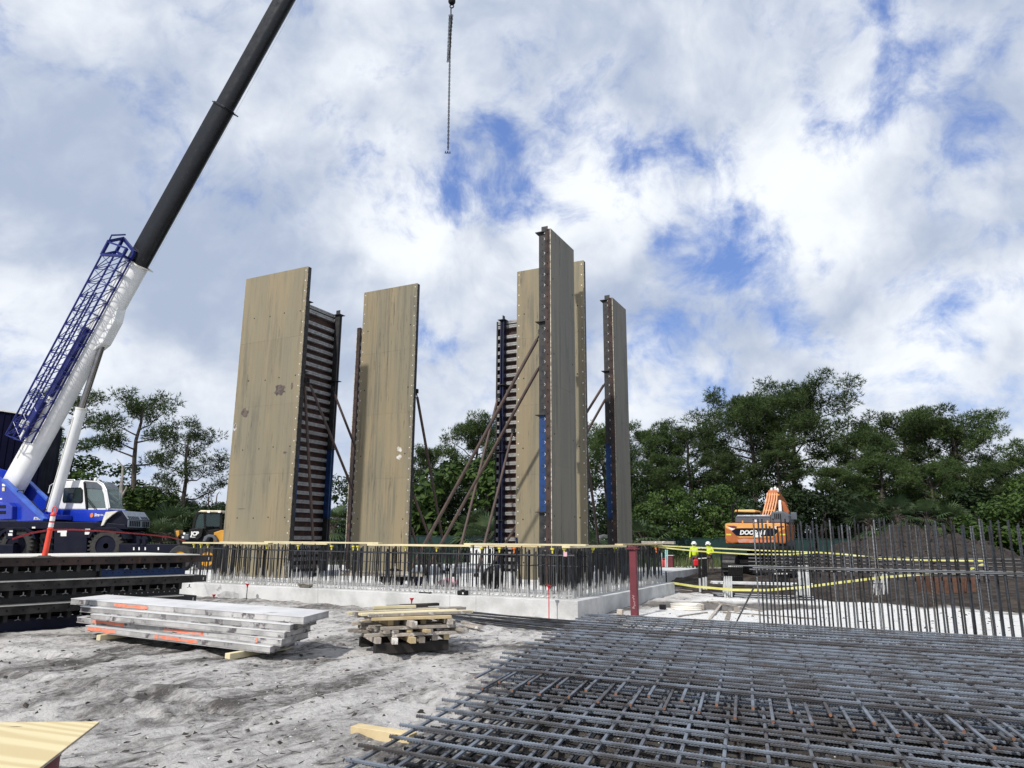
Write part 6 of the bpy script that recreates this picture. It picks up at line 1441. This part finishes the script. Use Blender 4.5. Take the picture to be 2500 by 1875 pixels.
def pine(seed, Ht, cw_, cb, n_l=15, dense=1.0, lean=0.0, per=60):
    """slash pine: bare leaning trunk, crooked limbs, needle puffs at limb ends; returns (wood mesh, crown mesh)"""
    r = np.random.default_rng(seed); rd = random.Random(seed); mb = MB()
    pts = [np.array([0, 0, -.4])]; x = y = 0.
    for k in range(1, 9):
        x += rd.uniform(-.22, .22)+lean*Ht/8; y += rd.uniform(-.2, .2); pts.append(np.array([x, y, Ht*.93*k/8]))
    R0 = .018*Ht+.04; mb.tube(pts, [R0*(1-.82*(k/8))+.03 for k in range(9)], 8)
    tr = lambda f: pts[min(int(f*8), 7)]+(pts[min(int(f*8), 7)+1]-pts[min(int(f*8), 7)])*(f*8-min(int(f*8), 7))
    C = []; Rr = []
    for i in range(n_l):
        g = (i+.5)/n_l; f = min(cb+(1-cb)*g**.9*.96, .985); a = i*2.4+rd.uniform(-.6, .6)
        reach = cw_/2*math.sqrt(max(1-((g-.38)/.66)**2, .10))*rd.uniform(.78, 1.08)       # domed outline
        p0 = tr(f); d = np.array([math.cos(a), math.sin(a), 0]); q = [p0]; rise = rd.uniform(.10, .40)+.25*g
        for k in range(1, 5): q.append(p0+d*reach*k/4+np.array([rd.uniform(-.2, .2), rd.uniform(-.2, .2), reach*rise*(k/4)**1.4+rd.uniform(-.12, .12)]))
        rb = (R0*.34)*(1-.5*g); mb.tube(q, [rb*(1-.19*k) for k in range(5)], 5, False)
        for k in range(2, 5):
            for _ in range(2 if k < 4 else 3):
                o = np.array([rd.gauss(0, .5), rd.gauss(0, .5), rd.uniform(.0, .6)])*(.5+.06*cw_)*(1 if k > 2 else .8)
                c = q[k]+o; C.append(c); s_ = rd.uniform(.45, .9)*(.72+.05*cw_); Rr.append((s_, s_, s_*.68)); mb.tube([q[k], c], [.028, .012], 3, False)
    for _ in range(int(7*dense)):
        o = np.array([rd.gauss(0, .6), rd.gauss(0, .6), rd.uniform(-.5, .5)])*.9; C.append(tr(.985)+o); s_ = rd.uniform(.5, .85); Rr.append((s_, s_, s_*.7))
    C, Rr = np.array(C), np.array(Rr)
    V, Fq = needles(C, Rr, int(per*dense), r)
    return mb.mesh('trunk', (0, 0, 0), [M['bark']], True), np_mesh('crown', V, Fq, M['needle'])
def place_tree(name, meshes, loc, sc_=1, rot=0, label='', group=None, sz=None, cat='tree', parts=('trunk', 'crown')):
    t = thing(name, label, cat, loc, group)
    for nm, me_ in zip(parts, meshes):
        o = link(nm, me_, None, t); o.scale = (sc_, sc_, sz or sc_); o.rotation_euler = (0, 0, rot)
    return t
PV = [pine(101, 14, 8.5, .52, 17, 1.0), pine(102, 14, 9.5, .58, 19, 1.1, .01), pine(103, 14, 7.0, .48, 15, .95, -.012), pine(104, 14, 10.5, .55, 20, 1.1, .008), pine(105, 14, 6.0, .42, 15, .9)]
PL = pine(120, 13, 7.0, .55, 9, .8, .012, 44); PL2 = pine(121, 12, 7.5, .30, 13, .8, .01, 44); PL3 = pine(122, 14, 5.0, .62, 7, .7, -.005, 40); PL4 = pine(123, 11, 4.0, .74, 4, .6, .02, 40)
def tree_px(name, meshes, px, ytop, Y, H0, label, rot=0, group=None, wide=1.0):
    top_ = aty(px, ytop, Y); g = G(top_[0], top_[1]); s_ = (top_[2]-g)/H0
    return place_tree(name, meshes, (top_[0], top_[1], g), s_*wide, rot, label, group, sz=s_)
GT = 'pine trees of the wood behind the site'
for k, (px, yt, Y, v, lab, wd) in enumerate((
    (1581, 1022, 62, 2, 'slender pine standing next to the narrow far grey panel', 1.0), (1680, 1016, 64, 0, 'rounded pine above the two workers', 1.0), (1822, 956, 66, 1, 'broad flat-topped pine rising behind the excavator', 1.0), (1925, 925, 68, 3, 'tallest open-crowned pine of the wood', .92),
    (2085, 1030, 63, 0, 'pine filling in beside the tallest pine', 1.0), (2205, 995, 66, 1, 'dense wide pine behind the soil mound', 1.05), (2325, 1003, 64, 3, 'dense rounded pine over the soil mound', .95), (2445, 1105, 60, 2, 'lower pine at open end of the wood', 1.1), (2560, 1060, 62, 0, 'pine at very edge of the wood past the mound', 1.1),
    (1760, 1085, 58, 4, 'small pine in front of the broad flat-topped pine', 1.1), (1900, 1075, 58, 4, 'small pine between the broad pine and the tallest pine', 1.25), (2030, 1120, 57, 2, 'small pine below the tallest pine', 1.2), (2140, 1090, 58, 4, 'small dark pine left of the dense wide pine', 1.3), (2260, 1110, 57, 0, 'small pine between the two dense pines', 1.1), (2390, 1120, 57, 2, 'small pine right behind the mound crest', 1.2),
    (1475, 1020, 64, 0, 'pine showing between the tan panel and narrow grey panel', .9), (1620, 1090, 58, 4, 'small pine beside the slender pine', 1.2), (1162, 1002, 60, 0, 'full pine seen between the pipe braces', .85), (1050, 1070, 64, 2, 'thin pine beside the panel with white patches', .8), (1300, 1060, 66, 1, 'pine hidden behind the clean tan panel', .8), (960, 1085, 66, 0, 'pine hidden behind the white-patched panel', .7), (1110, 1110, 66, 4, 'low pine behind the long pipe braces', 1.1), (1230, 1090, 60, 2, 'pine behind the waler panel', 1.0))):
    tree_px('pine_tree', PV[v], px, yt, Y, 14.9, lab, rot=k*1.3, group=GT, wide=wd)
tree_px('pine_tree', PL, 345, 958, 56, 13, 'tall pine with bare leaning trunk and spreading limbs left of widest panel', .3)
tree_px('pine_tree', PL2, 470, 1036, 54, 12, 'bushy low-branched pine right beside the widest panel', 1.9)
tree_px('pine_tree', PL3, 205, 938, 60, 14, 'thin pine rising behind the crane lift cylinder', 1.0)
tree_px('pine_tree', PL4, 135, 1062, 58, 11, 'small sparse pine seen between boom and lift cylinder', 2.2)
# broadleaf trees and bushes
def bush(seed, W_, Hh, n, size=.22, per=130, trunk=True, mt='leaf'):
    r = np.random.default_rng(seed); a = r.uniform(0, 6.28, n); f = r.random(n)**.5; h = r.random(n)
    rad = W_/2*np.sqrt(np.clip(1-(np.abs(h-.42)/.62)**2.2, .05, 1)); C = np.stack([np.cos(a)*f*rad, np.sin(a)*f*rad, Hh*(.10+.86*h)], -1)
    s_ = r.uniform(.5, .95, n)*W_*.13+.18; Rr = np.stack([s_, s_, s_*.72], -1)
    V, Fq = leaves(C, Rr, per, r, size)
    mb = MB(); 
    for k in range(9):
        c = C[r.integers(n)]; mb.tube([(0, 0, -.2), c*np.array([.35, .35, .45]), c], [.02*Hh+.03, .012*Hh+.02, .015], 5, False)
    return mb.mesh('trunk', (0, 0, 0), [M['bark']], True), np_mesh('crown', V, Fq, M[mt])
BV = [bush(201, 6, 6, 46), bush(202, 5, 4.2, 40), bush(203, 7, 5, 52, mt='leaf_dark'), bush(204, 4, 3.0, 30), bush(205, 8, 7.5, 60, mt='leaf_dark')]
GBu = 'broadleaf bushes under the pines'
for k, (px, yt, Y, v, H0, lab, wd) in enumerate((
    (1650, 1195, 53, 0, 6, 'light green bushy tree above the two workers', 1.0), (1730, 1185, 54, 0, 6, 'light green bushy tree left of the excavator', 1.0), (1590, 1235, 52, 1, 4.2, 'low green bush past narrow grey panel', 1.1), (1790, 1220, 55, 2, 5, 'dark bush behind excavator cab', 1.1),
    (1870, 1170, 58, 4, 7.5, 'dark bush mass behind excavator boom', 1.0), (1980, 1190, 56, 2, 5, 'dark bush beside excavator right flank', 1.2), (2060, 1180, 58, 4, 7.5, 'dark bush behind gap in palms', .9), (2380, 1190, 57, 2, 5, 'dark bush behind mound right slope', 1.2), (2480, 1215, 46, 1, 4.2, 'light green bush with pale twigs right of the mound', 1.2), (2440, 1250, 48, 3, 3, 'low light green bush right of mound', 1.4),
    (2540, 1170, 52, 0, 6, 'green bushy tree at far edge past the mound', 1.2), (2290, 1180, 60, 4, 7.5, 'dark bush mass behind mound crest', .9), (2180, 1170, 62, 4, 7.5, 'dark bush mass behind palm clump', .9), (1700, 1150, 62, 4, 7.5, 'dark tree mass behind light bushes', .9), (1560, 1170, 60, 4, 7.5, 'dark tree mass past the narrow panel', .9), (1480, 1150, 60, 4, 7.5, 'dark tree mass between panels', .9),
    (1080, 1180, 58, 4, 7.5, 'dark bush mass behind pipe brace feet', 1.0), (1180, 1185, 60, 4, 7.5, 'dark bush mass behind waler panel', 1.0), (1000, 1190, 58, 2, 5, 'dark bush beside white-patched panel', 1.3), (1300, 1180, 60, 4, 7.5, 'dark bush mass behind clean tan panel', 1.0), (1150, 1135, 56, 3, 3, 'yellow-green young tree top between braces', 1.0), (830, 1160, 56, 4, 7.5, 'dark bush between widest and white-patched panels', .8),
    (255, 1122, 62, 0, 6, 'wide green oak crown behind the crane cab', 1.35), (190, 1150, 64, 4, 7.5, 'dark tree behind the lift cylinder', 1.0), (90, 1130, 66, 4, 7.5, 'dark tree behind crane boom foot', 1.0), (340, 1195, 52, 1, 4.2, 'green bush right of the dead tree', 1.3), (385, 1210, 55, 2, 5, 'dark bush beneath the bushy pine', 1.1), (300, 1180, 58, 2, 5, 'dark bush behind dead tree', 1.2), (480, 1230, 52, 2, 5, 'dark bush behind telehandler', 1.2), (545, 1225, 54, 2, 5, 'dark bush behind widest panel', 1.2), (430, 1245, 56, 3, 3, 'low bush behind the palmetto', 1.5), (130, 1205, 60, 2, 5, 'dark bush behind crane turret', 1.2))):
    tree_px('bush', BV[v], px, yt, Y, H0, lab, rot=k*1.7, group=GBu, wide=wd)
# cabbage palms and palmettos
def palm(seed, th_, nf, fl_, m='frond'):
    r = np.random.default_rng(seed); mb = MB(); mb.tube([(0, 0, -.3), (.05, .02, th_*.5), (0, .05, th_)], [.22, .19, .20], 9)
    V = []; Fq = []
    for k in range(nf):
        a = k*2.399+r.uniform(-.2, .2); e = math.radians(r.uniform(-38, 78)); d = np.array([math.cos(a)*math.cos(e), math.sin(a)*math.cos(e), math.sin(e)])
        p0 = np.array([0, .05, th_]); st = fl_*r.uniform(.7, 1.0); hub = p0+d*st+np.array([0, 0, -.12*st]); mb.tube([p0, p0+d*st*.5+UP*.04, hub], [.03, .022, .015], 4, False)
        s_ = nrm(np.cross(d, UP)[None])[0]; u_ = np.cross(s_, d); bl = fl_*r.uniform(.75, 1.0)
        for j in range(15):
            f = (j-7)/7*1.45; q = d*math.cos(f)+s_*math.sin(f); droop = r.uniform(.25, .6); m1 = hub+q*bl*.55+u_*.03-UP*.04*abs(f); e1_ = hub+q*bl*.98-UP*bl*droop*(.45+.3*abs(f))
            w_ = nrm(np.cross(q, u_)[None])[0]*.038*bl; b0 = len(V); V += [hub-w_*.4, hub+w_*.4, m1+w_, m1-w_, e1_]; Fq += [(b0, b0+1, b0+2), (b0, b0+2, b0+3), (b0+3, b0+2, b0+4)]
    return mb.mesh('trunk', (0, 0, 0), [M['bark']], True), np_mesh('crown', np.array(V), np.array(Fq), M[m])
PM = [palm(301, 2.4, 34, 1.15), palm(302, 1.2, 30, 1.25), palm(303, 3.2, 36, 1.1)]
GPa = 'cabbage palms at the wood edge'
for k, (px, py, Y, v, hgt, lab) in enumerate(((413, 1232, 46, 1, 2.6, 'green fan palm between crane hood and telehandler'), (392, 1275, 44, 1, 2.4, 'low fan palm behind crane outrigger'), (283, 1192, 52, 2, 4.4, 'dull green palm behind dead tree'), (2185, 1215, 50, 2, 4.5, 'fan palm drooping over left of mound crest'), (2255, 1222, 50, 2, 4.5, 'fan palm right behind mound crest'), (2120, 1232, 51, 0, 3.6, 'fan palm left of the mound'), (2310, 1240, 50, 0, 3.6, 'fan palm over the mound right slope'), (1165, 1255, 50, 0, 3.6, 'fan palm seen between pipe braces'), (1190, 1270, 49, 1, 2.4, 'low fan palm above the green fence'), (815, 1240, 48, 0, 3.6, 'fan palm between waler panel and white-patched panel'), (1570, 1275, 50, 1, 2.4, 'low fan palm right of narrow grey panel'), (1430, 1300, 46, 1, 2.4, 'low palmetto behind boards beside tan panel'))):
    tree_px('palm', PM[v], px, py, Y, hgt, lab, rot=k*.9, group=GPa)
# dead snag
b_ = aty(295, 1330, 50); b_[2] = .2; P9 = lambda x, y: aty(x, y, 50); t = thing('dead_tree', 'bare pale dead tree behind the crane hood', 'tree', b_)
MB().tube([b_-UP*.3, P9(295, 1250), P9(296, 1190), P9(300, 1140), P9(285, 1120)], [.16, .14, .12, .07, .02], 7).build('trunk', M['deadwood'], t, smooth=True)
for q in (((293, 1226), (270, 1205), (266, 1202)), ((293, 1240), (268, 1220)), ((297, 1212), (308, 1192), (309, 1186)), ((297, 1240), (306, 1228))): MB().tube([P9(*p) for p in q], [.09, .06, .03][:len(q)], 5).build('limb', M['deadwood'], t, smooth=True)
b_ = aty(508, 1290, 52); P9 = lambda x, y: aty(x, y, 52); t = thing('dead_sapling', 'thin leafless sapling right beside the widest panel', 'tree', b_)
for q in (((508, 1290), (510, 1215), (528, 1195), (540, 1188)), ((509, 1240), (508, 1205)), ((527, 1230), (530, 1208), (536, 1200)), ((520, 1290), (527, 1230), (538, 1224))): MB().tube([P9(*p) for p in q], [.05, .035, .02, .01][:len(q)], 4).build('limb', M['bark'], t)
# dense wood behind everything, one mass
r = np.random.default_rng(9); n = 520; X = r.uniform(-62, 72, n); Yw = r.uniform(68, 84, n); hmax = np.where(X < -17, 4.0, 8.5)+np.where(X > 8, 1.5, 0); Zw = r.random(n)**.8*hmax*(.7+.5*vnoise(X*.12, X*0, 55)); s_ = r.uniform(.9, 1.9, n)
V, Fq = leaves(np.stack([X, Yw, Zw], -1), np.stack([s_*1.3, s_, s_*.9], -1), 150, r, .42)
tag(link('distant_wood', np_mesh('distant_wood', V, Fq, M['leaf_dark'])), 'dark mass of woodland closing the view behind the trees', 'wood', kind='stuff')
# grass at the wood edge
r = np.random.default_rng(10); n = 9000; X = np.concatenate([r.uniform(5, 45, n), r.uniform(-40, -2, n//2)]); Yg = np.concatenate([r.uniform(45, 56, n), r.uniform(46, 56, n//2)]); Zg = gz(X, Yg); hh = r.uniform(.3, .95, len(X)); a = r.uniform(0, 6.28, len(X)); le = r.normal(0, .22, (len(X), 2))
P_g = np.stack([X, Yg, Zg], -1); sd = np.stack([np.cos(a), np.sin(a), 0*a], -1)*.03; tip = P_g+np.stack([le[:, 0], le[:, 1], hh], -1)
V = np.stack([P_g-sd, P_g+sd, tip], 1).reshape(-1, 3)
tag(link('tall_grass', np_mesh('tall_grass', V, np.arange(len(V)).reshape(-1, 3), M['grass'])), 'tall rough grass along the foot of the wood', 'grass', kind='stuff')
bpy.context.view_layer.update()
